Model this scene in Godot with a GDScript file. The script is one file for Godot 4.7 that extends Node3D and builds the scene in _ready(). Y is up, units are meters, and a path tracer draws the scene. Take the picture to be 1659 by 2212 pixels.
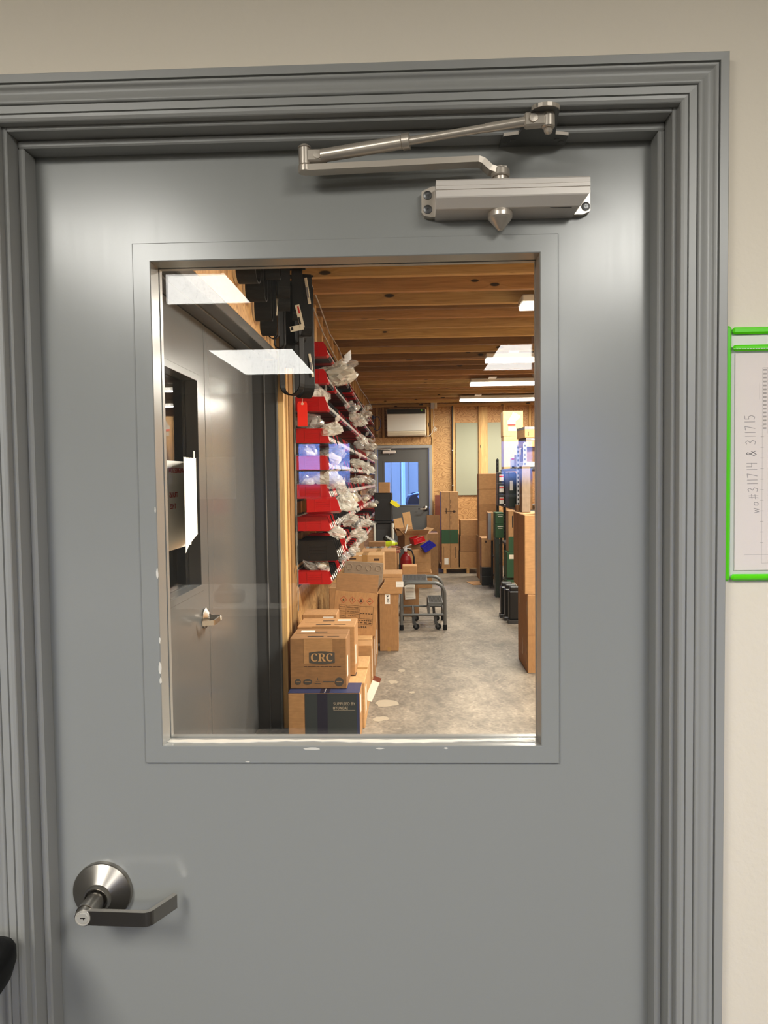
extends Node3D
# A grey office door with a glass lite, seen from the office, and the parts store behind it.
# y up, metres. Door face at z = 0, the office at z > 0, the store at z < 0. Floor at y = 0.

var M := {}
var rng := RandomNumberGenerator.new()
var used := {}

func V(x: float, y: float, z: float) -> Vector3:
	return Vector3(x, y, z)

func _ready() -> void:
	rng.seed = 4711
	# --- camera
	var cam := Camera3D.new()
	cam.name = "camera"
	add_child(cam)
	cam.position = V(0.094676, 1.511819, 1.113034)
	cam.rotation = V(-0.0441874, 0.0345858, -0.0124793)
	cam.fov = 2.0 * rad_to_deg(atan(1106.0 / 1580.0))
	cam.near = 0.02
	cam.far = 200.0
	cam.current = true
	# --- sky: dusk
	var we := WorldEnvironment.new()
	we.name = "environment"
	var env := Environment.new()
	env.background_mode = Environment.BG_SKY
	var sm := ProceduralSkyMaterial.new()
	sm.sky_top_color = Color(0.30, 0.45, 0.84)
	sm.sky_horizon_color = Color(0.50, 0.64, 0.97)
	sm.ground_horizon_color = Color(0.30, 0.33, 0.42)
	sm.ground_bottom_color = Color(0.12, 0.13, 0.16)
	sm.sky_energy_multiplier = 3.4
	sm.ground_energy_multiplier = 1.0
	var sky := Sky.new()
	sky.sky_material = sm
	env.sky = sky
	env.tonemap_mode = Environment.TONE_MAPPER_LINEAR
	env.tonemap_exposure = 1.15
	env.sdfgi_enabled = true
	env.ssao_enabled = true
	env.ssil_enabled = true
	we.environment = env
	add_child(we)
	# --- the lamps: office troffers and the strip lights of the store (energy, colour)
	OFFICE_E = 4.6
	STORE_E = 7.6
	OFFICE_C = Color(1.0, 0.99, 0.96)
	STORE_C = Color(1.0, 0.975, 0.915)
	make_materials()
	office_shell()
	store_shell()
	front_door()
	left_doors()
	lamps()
	closer()
	pouch()
	office_things()
	bin_wall()
	belts()
	floor_left()
	back_wall_things()
	right_side()
	stool()
	outside()

var OFFICE_E := 1.0
var STORE_E := 1.0
var OFFICE_C := Color.WHITE
var STORE_C := Color.WHITE

# ------------------------------------------------------------------ naming
func numbered(n: String) -> String:
	if not used.has(n):
		used[n] = 0
		return n
	used[n] += 1
	return "%s_%03d" % [n, used[n]]

func thing(called: String, label: String, category: String, at := Vector3.ZERO, turn := 0.0, group := "") -> Node3D:
	var o := Node3D.new()
	o.name = numbered(called)
	add_child(o)
	o.position = at
	o.rotation.y = turn
	tag(o, label, category, group)
	return o

func tag(o: Node3D, label: String, category: String, group := "") -> void:
	o.set_meta("label", label)
	o.set_meta("category", category)
	if group != "":
		o.set_meta("group", group)

func setting(called: String, label: String, at := Vector3.ZERO) -> Node3D:
	var o := Node3D.new()
	o.name = numbered(called)
	add_child(o)
	o.position = at
	o.set_meta("kind", "structure")
	o.set_meta("label", label)
	return o

func put(called: String, st: SurfaceTool, m: Material, parent: Node3D) -> MeshInstance3D:
	var o := MeshInstance3D.new()
	o.name = numbered(called) if parent == self else called
	o.mesh = st.commit()
	o.material_override = m
	parent.add_child(o, true)
	return o

func put_mesh(called: String, mesh: Mesh, m: Material, parent: Node3D, xf := Transform3D.IDENTITY) -> MeshInstance3D:
	var o := MeshInstance3D.new()
	o.name = numbered(called) if parent == self else called
	o.mesh = mesh
	o.material_override = m
	o.transform = xf
	parent.add_child(o, true)
	return o

func dup(src: Node3D, label: String) -> Node3D:
	var c: Node3D = src.duplicate()
	c.name = numbered(String(src.name))
	add_child(c)
	c.set_meta("label", label)
	return c

# ------------------------------------------------------------------ shapes
func T() -> SurfaceTool:
	var st := SurfaceTool.new()
	st.begin(Mesh.PRIMITIVE_TRIANGLES)
	return st

func vtx(st: SurfaceTool, p: Vector3, n: Vector3, uv: Vector2) -> void:
	st.set_normal(n)
	st.set_uv(uv)
	st.add_vertex(p)

# convex face, turned so that it looks along hint
func face(st: SurfaceTool, pts: Array, hint: Vector3, uvs: Array = []) -> void:
	var n: Vector3 = (pts[1] - pts[0]).cross(pts[2] - pts[0])
	if n.length() < 1e-12:
		n = (pts[2] - pts[0]).cross(pts[pts.size() - 1] - pts[0])
	n = n.normalized()
	var fl: bool = n.dot(hint) < 0.0
	if fl:
		n = -n
	var k := pts.size()
	for i in range(1, k - 1):
		var ids := [0, i, i + 1] if fl else [0, i + 1, i]
		for j in ids:
			var uv: Vector2
			if uvs.size():
				uv = uvs[j]
			else:
				var p: Vector3 = pts[j]
				var a := n.abs()
				uv = Vector2(p.z, p.y) if a.x > a.y and a.x > a.z else (Vector2(p.x, p.z) if a.y > a.z else Vector2(p.x, p.y))
			vtx(st, pts[j], n, uv)

# bevelled box; u of the texture runs along the longest side
func box(st: SurfaceTool, c: Vector3, s: Vector3, ch := 0.0, b := Basis.IDENTITY, uvo := Vector2.ZERO) -> void:
	var h := s * 0.5
	ch = minf(ch, 0.45 * minf(h.x, minf(h.y, h.z)) * 2.0)
	var L := s.max_axis_index()
	var f := func(p: Vector3, axis: int) -> Vector2:
		var o1 := (axis + 1) % 3
		var o2 := (axis + 2) % 3
		if o2 == L:
			var t := o1
			o1 = o2
			o2 = t
		return Vector2(p[o1], p[o2]) + uvo
	for a in 3:
		var u := (a + 1) % 3
		var v := (a + 2) % 3
		for sg: float in [-1.0, 1.0]:
			var pts := []
			var uvs := []
			for q: Vector2 in [Vector2(-1, -1), Vector2(1, -1), Vector2(1, 1), Vector2(-1, 1)]:
				var p := Vector3.ZERO
				p[a] = sg * h[a]
				p[u] = q.x * (h[u] - ch)
				p[v] = q.y * (h[v] - ch)
				pts.append(c + b * p)
				uvs.append(f.call(p, a))
			var n := Vector3.ZERO
			n[a] = sg
			face(st, pts, b * n, uvs)
	if ch <= 0.0:
		return
	for a in 3:
		var u := (a + 1) % 3
		var v := (a + 2) % 3
		for su: float in [-1.0, 1.0]:
			for sv: float in [-1.0, 1.0]:
				var pts := []
				var uvs := []
				for q in 4:
					var p := Vector3.ZERO
					p[a] = (h[a] - ch) * (-1.0 if q == 0 or q == 3 else 1.0)
					p[u] = su * (h[u] if q < 2 else h[u] - ch)
					p[v] = sv * (h[v] - ch if q < 2 else h[v])
					pts.append(c + b * p)
					uvs.append(f.call(p, u))
				var n := Vector3.ZERO
				n[u] = su
				n[v] = sv
				face(st, pts, b * n, uvs)
	for sx: float in [-1.0, 1.0]:
		for sy: float in [-1.0, 1.0]:
			for sz: float in [-1.0, 1.0]:
				var e := V(sx, sy, sz)
				var pts := []
				for a in 3:
					var p := e * (h - Vector3.ONE * ch)
					p[a] = e[a] * h[a]
					pts.append(c + b * p)
				face(st, pts, b * e)

func bb(st: SurfaceTool, x0: float, x1: float, y0: float, y1: float, z0: float, z1: float, ch := 0.0, uvo := Vector2.ZERO) -> void:
	box(st, V((x0 + x1) / 2, (y0 + y1) / 2, (z0 + z1) / 2), V(absf(x1 - x0), absf(y1 - y0), absf(z1 - z0)), ch, Basis.IDENTITY, uvo)

func frame_of(axis: Vector3) -> Basis:
	var z := axis.normalized()
	var x := (V(0, 1, 0) if absf(z.y) < 0.9 else V(1, 0, 0)).cross(z).normalized()
	return Basis(x, z.cross(x), z)

# lathe: prof = [Vector2(radius, height along axis)]
func lathe(st: SurfaceTool, at: Vector3, axis: Vector3, prof: Array, n := 24) -> void:
	var B := frame_of(axis)
	for i in prof.size() - 1:
		var p: Vector2 = prof[i]
		var q: Vector2 = prof[i + 1]
		var d := q - p
		if d.length() < 1e-9:
			continue
		var nr := Vector2(d.y, -d.x).normalized()
		for k in n:
			var t0 := TAU * k / n
			var t1 := TAU * (k + 1) / n
			var c0 := V(cos(t0), sin(t0), 0)
			var c1 := V(cos(t1), sin(t1), 0)
			var P := [at + B * (c0 * p.x + V(0, 0, p.y)), at + B * (c1 * p.x + V(0, 0, p.y)), at + B * (c1 * q.x + V(0, 0, q.y)), at + B * (c0 * q.x + V(0, 0, q.y))]
			var N0 := (B * (c0 * nr.x + V(0, 0, nr.y))).normalized()
			var N1 := (B * (c1 * nr.x + V(0, 0, nr.y))).normalized()
			var NN := [N0, N1, N1, N0]
			var U := [Vector2(k, p.y), Vector2(k + 1, p.y), Vector2(k + 1, q.y), Vector2(k, q.y)]
			for ids: Array in [[0, 2, 1], [0, 3, 2]]:
				for j: int in ids:
					vtx(st, P[j], NN[j], U[j])

func cyl(st: SurfaceTool, a: Vector3, b: Vector3, r0: float, r1: float, n := 16, be := 0.0) -> void:
	var L := (b - a).length()
	if be > 0.0:
		lathe(st, a, b - a, [Vector2(0, 0), Vector2(r0 - be, 0), Vector2(r0, be), Vector2(r1, L - be), Vector2(r1 - be, L), Vector2(0, L)], n)
	else:
		lathe(st, a, b - a, [Vector2(0, 0), Vector2(r0, 0), Vector2(r1, L), Vector2(0, L)], n)

func tube(st: SurfaceTool, pts: Array, r: float, n := 8, closed := false) -> void:
	var k := pts.size()
	var rings := []
	var nrm := V(0, 0, 0)
	for i in k:
		var a: Vector3 = pts[(i - 1 + k) % k] if closed or i > 0 else pts[i]
		var b: Vector3 = pts[(i + 1) % k] if closed or i < k - 1 else pts[i]
		var t := (b - a).normalized()
		if nrm == Vector3.ZERO:
			nrm = frame_of(t).x
		nrm = (nrm - t * nrm.dot(t)).normalized()
		var bi := t.cross(nrm)
		var ring := []
		for j in n:
			ring.append(nrm * cos(TAU * j / n) + bi * sin(TAU * j / n))
		rings.append(ring)
	for i in (k if closed else k - 1):
		var i2 := (i + 1) % k
		for j in n:
			var j2 := (j + 1) % n
			var P := [pts[i] + rings[i][j] * r, pts[i] + rings[i][j2] * r, pts[i2] + rings[i2][j2] * r, pts[i2] + rings[i2][j] * r]
			var N := [rings[i][j], rings[i][j2], rings[i2][j2], rings[i2][j]]
			for ids: Array in [[0, 2, 1], [0, 3, 2]]:
				for q: int in ids:
					vtx(st, P[q], N[q], Vector2(j, i))
	if not closed:
		for e in [0, k - 1]:
			var pp := []
			for j in n:
				pp.append(pts[e] + rings[e][j] * r)
			face(st, pp, (pts[0] - pts[1]) if e == 0 else (pts[k - 1] - pts[k - 2]))

# flat strip (belt): wide along side, thick across it
func strip(st: SurfaceTool, pts: Array, side: Vector3, w: float, th: float, closed := false) -> void:
	var k := pts.size()
	var sd := side.normalized() * w * 0.5
	var nn := []
	for i in k:
		var a: Vector3 = pts[(i - 1 + k) % k] if closed or i > 0 else pts[i]
		var b: Vector3 = pts[(i + 1) % k] if closed or i < k - 1 else pts[i]
		nn.append(side.normalized().cross(b - a).normalized())
	for i in (k if closed else k - 1):
		var j := (i + 1) % k
		var a0: Vector3 = pts[i] + nn[i] * th / 2
		var a1: Vector3 = pts[i] - nn[i] * th / 2
		var b0: Vector3 = pts[j] + nn[j] * th / 2
		var b1: Vector3 = pts[j] - nn[j] * th / 2
		face(st, [a0 - sd, a0 + sd, b0 + sd, b0 - sd], nn[i])
		face(st, [a1 - sd, a1 + sd, b1 + sd, b1 - sd], -nn[i])
		face(st, [a0 + sd, a1 + sd, b1 + sd, b0 + sd], sd)
		face(st, [a0 - sd, a1 - sd, b1 - sd, b0 - sd], -sd)
	if not closed:
		face(st, [pts[0] + nn[0] * th / 2 - sd, pts[0] + nn[0] * th / 2 + sd, pts[0] - nn[0] * th / 2 + sd, pts[0] - nn[0] * th / 2 - sd], pts[0] - pts[1])
		var q := k - 1
		face(st, [pts[q] + nn[q] * th / 2 - sd, pts[q] + nn[q] * th / 2 + sd, pts[q] - nn[q] * th / 2 + sd, pts[q] - nn[q] * th / 2 - sd], pts[q] - pts[q - 1])

# polygon (x, y) pushed from z0 to z1 of xf
func extrude(st: SurfaceTool, poly: Array, z0: float, z1: float, xf := Transform3D.IDENTITY) -> void:
	var pp := PackedVector2Array(poly)
	var tri := Geometry2D.triangulate_polygon(pp)
	for e in 2:
		var z := z0 if e == 0 else z1
		var hint := xf.basis * V(0, 0, (z0 - z1) if e == 0 else (z1 - z0))
		for i in range(0, tri.size(), 3):
			var q := []
			var uv := []
			for j in 3:
				var w := pp[tri[i + j]]
				q.append(xf * V(w.x, w.y, z))
				uv.append(w)
			face(st, q, hint, uv)
	var area := 0.0
	for i in pp.size():
		var a := pp[i]
		var b := pp[(i + 1) % pp.size()]
		area += a.x * b.y - b.x * a.y
	for i in pp.size():
		var a := pp[i]
		var b := pp[(i + 1) % pp.size()]
		var d := b - a
		var n := Vector2(d.y, -d.x) * (1.0 if area > 0 else -1.0)
		face(st, [xf * V(a.x, a.y, z0), xf * V(b.x, b.y, z0), xf * V(b.x, b.y, z1), xf * V(a.x, a.y, z1)], xf.basis * V(n.x, n.y, 0), [Vector2(a.x, z0), Vector2(b.x, z0), Vector2(b.x, z1), Vector2(a.x, z1)])

func ellipse(n: int, a: float, b: float, at := Vector2.ZERO) -> Array:
	var o := []
	for i in n:
		o.append(at + Vector2(a * cos(TAU * i / n), b * sin(TAU * i / n)))
	return o

func blob(cx: float, cy: float, a: float, b: float, n := 9, j := 0.3) -> Array:
	var o := []
	for i in n:
		var k := 1.0 + rng.randf_range(-j, j)
		o.append(Vector2(cx + a * k * cos(TAU * i / n), cy + b * k * sin(TAU * i / n)))
	return o

# one piece of a mitred frame. prof = [Vector2(u outward from the opening, w)], p(u, end) gives the corner at either end
func miter(st: SurfaceTool, prof: Array, e0: Callable, e1: Callable, outward: Vector3, up: Vector3) -> void:
	for i in prof.size() - 1:
		var a: Vector2 = prof[i]
		var b: Vector2 = prof[i + 1]
		var d := b - a
		var n := up * d.x - outward * d.y
		var A: Vector3 = e0.call(a)
		var B: Vector3 = e1.call(a)
		var C: Vector3 = e1.call(b)
		var D: Vector3 = e0.call(b)
		var L := (B - A).length()
		face(st, [A, B, C, D], n, [Vector2(0, a.x), Vector2(L, a.x), Vector2(L, b.x), Vector2(0, b.x)])

# lettering: flat letters standing a hair off the surface; x along, y up, z out
func letters(called: String, text: String, h: float, m: Material, parent: Node3D, xf: Transform3D, bold := true, width := 0.0, font := "Droid Sans") -> void:
	var tm := TextMesh.new()
	var f := SystemFont.new()
	f.font_names = PackedStringArray([font])
	if bold:
		f.font_weight = 700
	tm.font = f
	tm.text = text
	tm.font_size = 64
	tm.pixel_size = h / 64.0 * 1.35
	tm.depth = 0.0006
	tm.curve_step = 2.0
	if width > 0.0:
		var w := tm.get_aabb().size.x
		if w > 0.0:
			xf = xf * Transform3D(Basis.from_scale(V(width / w, 1, 1)), Vector3.ZERO)
	put_mesh(called, tm, m, parent, xf)

# ------------------------------------------------------------------ materials
func mat(n: String, c: Color, rough := 0.6, metal := 0.0, spec := 0.5) -> StandardMaterial3D:
	var m := StandardMaterial3D.new()
	m.resource_name = n
	m.albedo_color = c
	m.roughness = rough
	m.metallic = metal
	m.metallic_specular = spec
	M[n] = m
	return m

func picture(w: int, h: int, f: Callable, mip := false) -> ImageTexture:
	var im := Image.create(w, h, false, Image.FORMAT_RGB8)
	for y in h:
		for x in w:
			im.set_pixel(x, y, f.call(x, y))
	return ImageTexture.create_from_image(im)

func fnl(sd: int, fr: float, oct := 4) -> FastNoiseLite:
	var n := FastNoiseLite.new()
	n.seed = sd
	n.noise_type = FastNoiseLite.TYPE_SIMPLEX_SMOOTH
	n.frequency = fr
	n.fractal_octaves = oct
	return n

func wood_tex(sd: int, light: Color, dark: Color, knots: int, w := 512, h := 128) -> ImageTexture:
	var n := fnl(sd, 0.02, 3)
	var n2 := fnl(sd + 9, 0.05, 3)
	var r := RandomNumberGenerator.new()
	r.seed = sd
	var kn := []
	for i in knots:
		kn.append(Vector3(r.randf() * w, r.randf() * h, r.randf_range(3.0, 6.0)))
	return picture(w, h, func(x: int, y: int) -> Color:
		var bend := 0.0
		var kk := 0.0
		for q: Vector3 in kn:
			var d := Vector2(wrapf(x - q.x, -w / 2.0, w / 2.0) * 0.55, y - q.y)
			var e := d.length() / q.z
			bend += 10.0 * exp(-e * e * 0.25) * signf(d.y)
			kk = maxf(kk, 1.0 - smoothstep(0.7, 1.25, e))
		var a := TAU * x / w
		var g := n.get_noise_3d(22.0 * cos(a), 22.0 * sin(a), (y + bend) * 2.2)
		var s := 0.5 + 0.5 * sin((y + bend) * 0.55 + g * 9.0)
		var fine := n2.get_noise_3d(12.0 * cos(a), 12.0 * sin(a), y * 9.0)
		var t := clampf(0.26 * pow(s, 2.0) + 0.22 * g + 0.2 * fine + 0.28, 0.0, 1.0)
		return light.lerp(dark, t).lerp(dark.darkened(0.65), kk))

func make_materials() -> void:
	# plain paints
	var paint := mat("door paint", Color(0.585, 0.59, 0.58), 0.36)
	var pn := fnl(3, 0.9, 3)
	var pr := picture(256, 256, func(x: int, y: int) -> Color:
		var a := TAU * y / 256.0
		var v := 0.62 + 0.05 * pn.get_noise_3d(x * 0.5, 0.6 * cos(a), 0.6 * sin(a)) + 0.03 * pn.get_noise_3d(x * 0.03, 1.2 * cos(a), 1.2 * sin(a))
		return Color(v, v, v))
	paint.roughness = 0.36
	paint.roughness_texture = pr
	paint.roughness_texture_channel = BaseMaterial3D.TEXTURE_CHANNEL_RED
	paint.uv1_triplanar = true
	paint.uv1_world_triplanar = true
	paint.uv1_scale = V(1.1, 1.1, 1.1)
	mat("frame paint", Color(0.60, 0.60, 0.59), 0.38)
	mat("slate wall", Color(0.26, 0.26, 0.26), 0.8)
	mat("dark frame paint", Color(0.24, 0.245, 0.25), 0.26)
	mat("leaf paint", Color(0.35, 0.355, 0.355), 0.21)
	mat("chip", Color(0.88, 0.86, 0.82), 0.6)
	var wall := mat("wall paint", Color(0.905, 0.865, 0.80), 0.7)
	var wn := fnl(5, 0.02, 4)
	var wt := NoiseTexture2D.new()
	wt.noise = wn
	wt.width = 512
	wt.height = 512
	wt.seamless = true
	wall.heightmap_enabled = true
	wall.heightmap_texture = wt
	wall.heightmap_scale = 0.03
	wall.uv1_triplanar = true
	wall.uv1_world_triplanar = true
	wall.uv1_scale = V(6, 6, 6)
	mat("gap", Color(0.02, 0.02, 0.02), 0.9)
	var gl := mat("glass", Color(0.6, 0.62, 0.62, 0.006), 0.0, 0.0, 0.325)
	gl.transparency = BaseMaterial3D.TRANSPARENCY_ALPHA
	# metals
	var br := fnl(8, 0.6, 2)
	var brt := picture(128, 128, func(x: int, y: int) -> Color:
		var v := 0.5 + 0.5 * br.get_noise_2d(x * 0.04, y * 2.0)
		return Color(v, v, v))
	var steel := mat("satin steel", Color(0.66, 0.64, 0.61), 0.30, 1.0)
	steel.heightmap_enabled = true
	steel.heightmap_texture = brt
	steel.heightmap_scale = 0.003
	steel.uv1_triplanar = true
	steel.uv1_scale = V(14, 14, 14)
	mat("silver paint", Color(0.86, 0.83, 0.80), 0.34, 0.15)
	mat("silver steel", Color(0.80, 0.76, 0.71), 0.30, 0.6)
	mat("bracket paint", Color(0.42, 0.42, 0.41), 0.40, 0.6)
	mat("polished", Color(0.90, 0.88, 0.84), 0.2, 0.5)
	mat("screw head", Color(0.42, 0.42, 0.42), 0.35, 0.9)
	mat("stool paint", Color(0.36, 0.365, 0.36), 0.42, 0.2)
	mat("galvanised", Color(0.72, 0.73, 0.74), 0.45, 0.3)
	mat("black steel", Color(0.05, 0.052, 0.055), 0.42)
	mat("dark grey metal", Color(0.20, 0.205, 0.21), 0.45)
	mat("louver", Color(0.50, 0.50, 0.47), 0.5, 0.2)
	# plastics, rubber, paper
	mat("black rubber", Color(0.02, 0.02, 0.021), 0.6, 0.0, 0.35)
	mat("belt edge", Color(0.05, 0.05, 0.052), 0.38)
	mat("red plastic", Color(0.66, 0.02, 0.035), 0.36)
	mat("black plastic", Color(0.03, 0.027, 0.028), 0.42)
	mat("white card", Color(0.87, 0.86, 0.83), 0.7)
	mat("white plastic", Color(0.86, 0.86, 0.83), 0.4)
	mat("cream", Color(0.86, 0.82, 0.73), 0.6)
	mat("paper", Color(0.90, 0.90, 0.87), 0.8)
	mat("grey paper", Color(0.86, 0.85, 0.82), 0.8)
	mat("ink", Color(0.07, 0.05, 0.04), 0.8)
	mat("red ink", Color(0.62, 0.08, 0.08), 0.8)
	mat("brown ink", Color(0.24, 0.15, 0.08), 0.8)
	mat("logo grey", Color(0.27, 0.25, 0.22), 0.8)
	mat("label red", Color(0.80, 0.12, 0.10), 0.7)
	mat("tag red", Color(0.92, 0.14, 0.05), 0.6)
	mat("blue plastic", Color(0.05, 0.06, 0.52), 0.4)
	mat("navy print", Color(0.17, 0.21, 0.35), 0.4)
	mat("navy dark print", Color(0.085, 0.085, 0.17), 0.5)
	mat("slate print", Color(0.17, 0.20, 0.21), 0.5)
	mat("grey print", Color(0.48, 0.48, 0.50), 0.6)
	mat("silver ink", Color(0.66, 0.62, 0.55), 0.5)
	mat("green print", Color(0.09, 0.27, 0.13), 0.6)
	mat("dark green", Color(0.05, 0.12, 0.08), 0.5)
	mat("lime vinyl", Color(0.36, 0.86, 0.05), 0.30)
	var cv := mat("clear vinyl", Color(0.95, 0.96, 0.97, 0.10), 0.08)
	cv.transparency = BaseMaterial3D.TRANSPARENCY_ALPHA
	var bag := mat("bag film", Color(0.92, 0.92, 0.90, 0.16), 0.16, 0.0, 0.7)
	bag.transparency = BaseMaterial3D.TRANSPARENCY_ALPHA
	bag.cull_mode = BaseMaterial3D.CULL_DISABLED
	var bag2 := mat("cloudy bag", Color(0.88, 0.87, 0.82, 0.42), 0.26, 0.0, 0.6)
	bag2.transparency = BaseMaterial3D.TRANSPARENCY_ALPHA
	bag2.cull_mode = BaseMaterial3D.CULL_DISABLED
	mat("yellow glove", Color(0.92, 0.88, 0.12), 0.6)
	mat("yellow green", Color(0.66, 0.72, 0.10), 0.4)
	mat("extinguisher red", Color(0.42, 0.012, 0.02), 0.4, 0.0, 0.35)
	mat("hose brown", Color(0.45, 0.22, 0.14), 0.6)
	mat("tape", Color(0.62, 0.47, 0.28), 0.25)
	mat("white paint", Color(0.80, 0.80, 0.76), 0.7)
	mat("grey board", Color(0.60, 0.61, 0.53), 0.75)
	mat("dark cloth", Color(0.06, 0.06, 0.065), 0.85)
	mat("blue plug", Color(0.10, 0.12, 0.28), 0.5)
	mat("tan metal", Color(0.60, 0.54, 0.42), 0.6)
	mat("grey box", Color(0.45, 0.44, 0.42), 0.5)
	mat("counter", Color(0.78, 0.76, 0.72), 0.4)
	mat("cabinet", Color(0.33, 0.33, 0.34), 0.5)
	mat("carpet", Color(0.17, 0.165, 0.16), 0.95)
	mat("ceiling tile", Color(0.84, 0.84, 0.82), 0.9)
	mat("screen bezel", Color(0.05, 0.05, 0.05), 0.4)
	# cardboards
	for c: Array in [["card a", Color(0.63, 0.465, 0.29)], ["card b", Color(0.69, 0.52, 0.335)], ["card c", Color(0.57, 0.415, 0.255)], ["card d", Color(0.76, 0.595, 0.395)], ["card grey", Color(0.56, 0.49, 0.41)], ["card inside", Color(0.56, 0.40, 0.22)]]:
		var m := mat(c[0], Color.WHITE, 0.78)
		if not M.has("card tex"):
			var cn := fnl(21, 0.05, 4)
			M["card tex"] = picture(256, 256, func(x: int, y: int) -> Color:
				var v := 0.93 + 0.06 * cn.get_noise_2d(x * 0.35, y * 2.0) + 0.05 * cn.get_noise_2d(x * 0.5 + 99, y * 0.5)
				return Color(v, v, v))
		m.albedo_texture = M["card tex"]
		m.albedo_color = c[1]
		m.uv1_scale = V(2.5, 2.5, 2.5)
	# woods
	var wa := wood_tex(31, Color(0.86, 0.74, 0.53), Color(0.64, 0.51, 0.33), 3)
	var wb := wood_tex(44, Color(0.80, 0.67, 0.47), Color(0.57, 0.44, 0.28), 3)
	for c: Array in [["joist a", wa, Color(0.90, 0.86, 0.78)], ["joist b", wb, Color(0.94, 0.86, 0.78)], ["joist c", wb, Color(0.70, 0.63, 0.55)], ["joist d", wa, Color(1.0, 0.98, 0.9)], ["stud a", wa, Color(1.0, 0.97, 0.92)], ["stud b", wb, Color(1.0, 0.96, 0.88)], ["stud c", wa, Color(0.72, 0.66, 0.58)]]:
		var m := mat(c[0], c[2], 0.72)
		m.albedo_texture = c[1]
		m.uv1_scale = V(0.55, 3.2, 1)
	var pl := fnl(77, 0.012, 2)
	var pf := fnl(78, 0.08, 3)
	var plt := picture(512, 512, func(x: int, y: int) -> Color:
		var g := pl.get_noise_2d(x * 0.95, y * 0.42)
		var s := 0.5 + 0.5 * sin(g * 30.0)
		s = pow(s, 3.0)
		var f := pf.get_noise_2d(x * 1.5, y * 0.15)
		var t := clampf(0.66 * s + 0.16 * f + 0.12, 0.0, 1.0)
		return Color(0.79, 0.63, 0.42).lerp(Color(0.56, 0.40, 0.22), t))
	var ply := mat("plywood", Color(1, 1, 1), 0.6)
	ply.albedo_texture = plt
	ply.uv1_scale = V(0.9, 0.9, 1)
	var plx := mat("plywood upright", Color(0.98, 0.95, 0.92), 0.6)
	plx.albedo_texture = plt
	plx.uv1_scale = V(0.9, 0.9, 1)
	var deck := mat("deck ply", Color(0.40, 0.34, 0.28), 0.8)
	deck.albedo_texture = plt
	# concrete
	var c1 := fnl(101, 0.006, 5)
	var c2 := fnl(102, 0.03, 4)
	var c3 := fnl(103, 0.15, 2)
	var con := picture(1024, 1024, func(x: int, y: int) -> Color:
		var a := c1.get_noise_2d(x, y * 1.7)
		var b := c2.get_noise_2d(x, y * 1.5)
		var d := c3.get_noise_2d(x, y)
		var v := 0.455 + 0.12 * a + 0.10 * b + 0.07 * d
		v -= 0.10 * smoothstep(0.28, 0.5, b)
		v += 0.07 * smoothstep(0.35, 0.6, c2.get_noise_2d(x + 700, y * 2.0))
		return Color(v * 1.03, v * 0.955, v * 0.85))
	var cm := mat("concrete", Color(1, 1, 1), 0.5)
	cm.albedo_texture = con
	cm.uv1_scale = V(0.22, 0.22, 1)
	cm.heightmap_enabled = true
	cm.heightmap_texture = con
	cm.heightmap_scale = 0.08
	mat("concrete pale", Color(0.60, 0.56, 0.49), 0.6)
	mat("tape mark", Color(0.62, 0.59, 0.53), 0.5)
	# lights
	var ge := mat("troffer lens", Color(0.9, 0.9, 0.88), 0.5)
	ge.emission_enabled = true
	ge.emission = OFFICE_C
	ge.emission_energy_multiplier = 1.2
	var gs := mat("strip lens", Color(0.9, 0.9, 0.86), 0.5)
	gs.emission_enabled = true
	gs.emission = STORE_C
	gs.emission_energy_multiplier = 5.0
	var led := mat("green led", Color(0.5, 0.9, 0.2), 0.4)
	led.emission_enabled = true
	led.emission = Color(0.5, 1.0, 0.15)
	led.emission_energy_multiplier = 0.8

# ------------------------------------------------------------------ the office around the door
const C0 := -0.005
const XJ := 0.470
const XS := 0.460
const YJ := 2.0155
const YS := 2.0045

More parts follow.
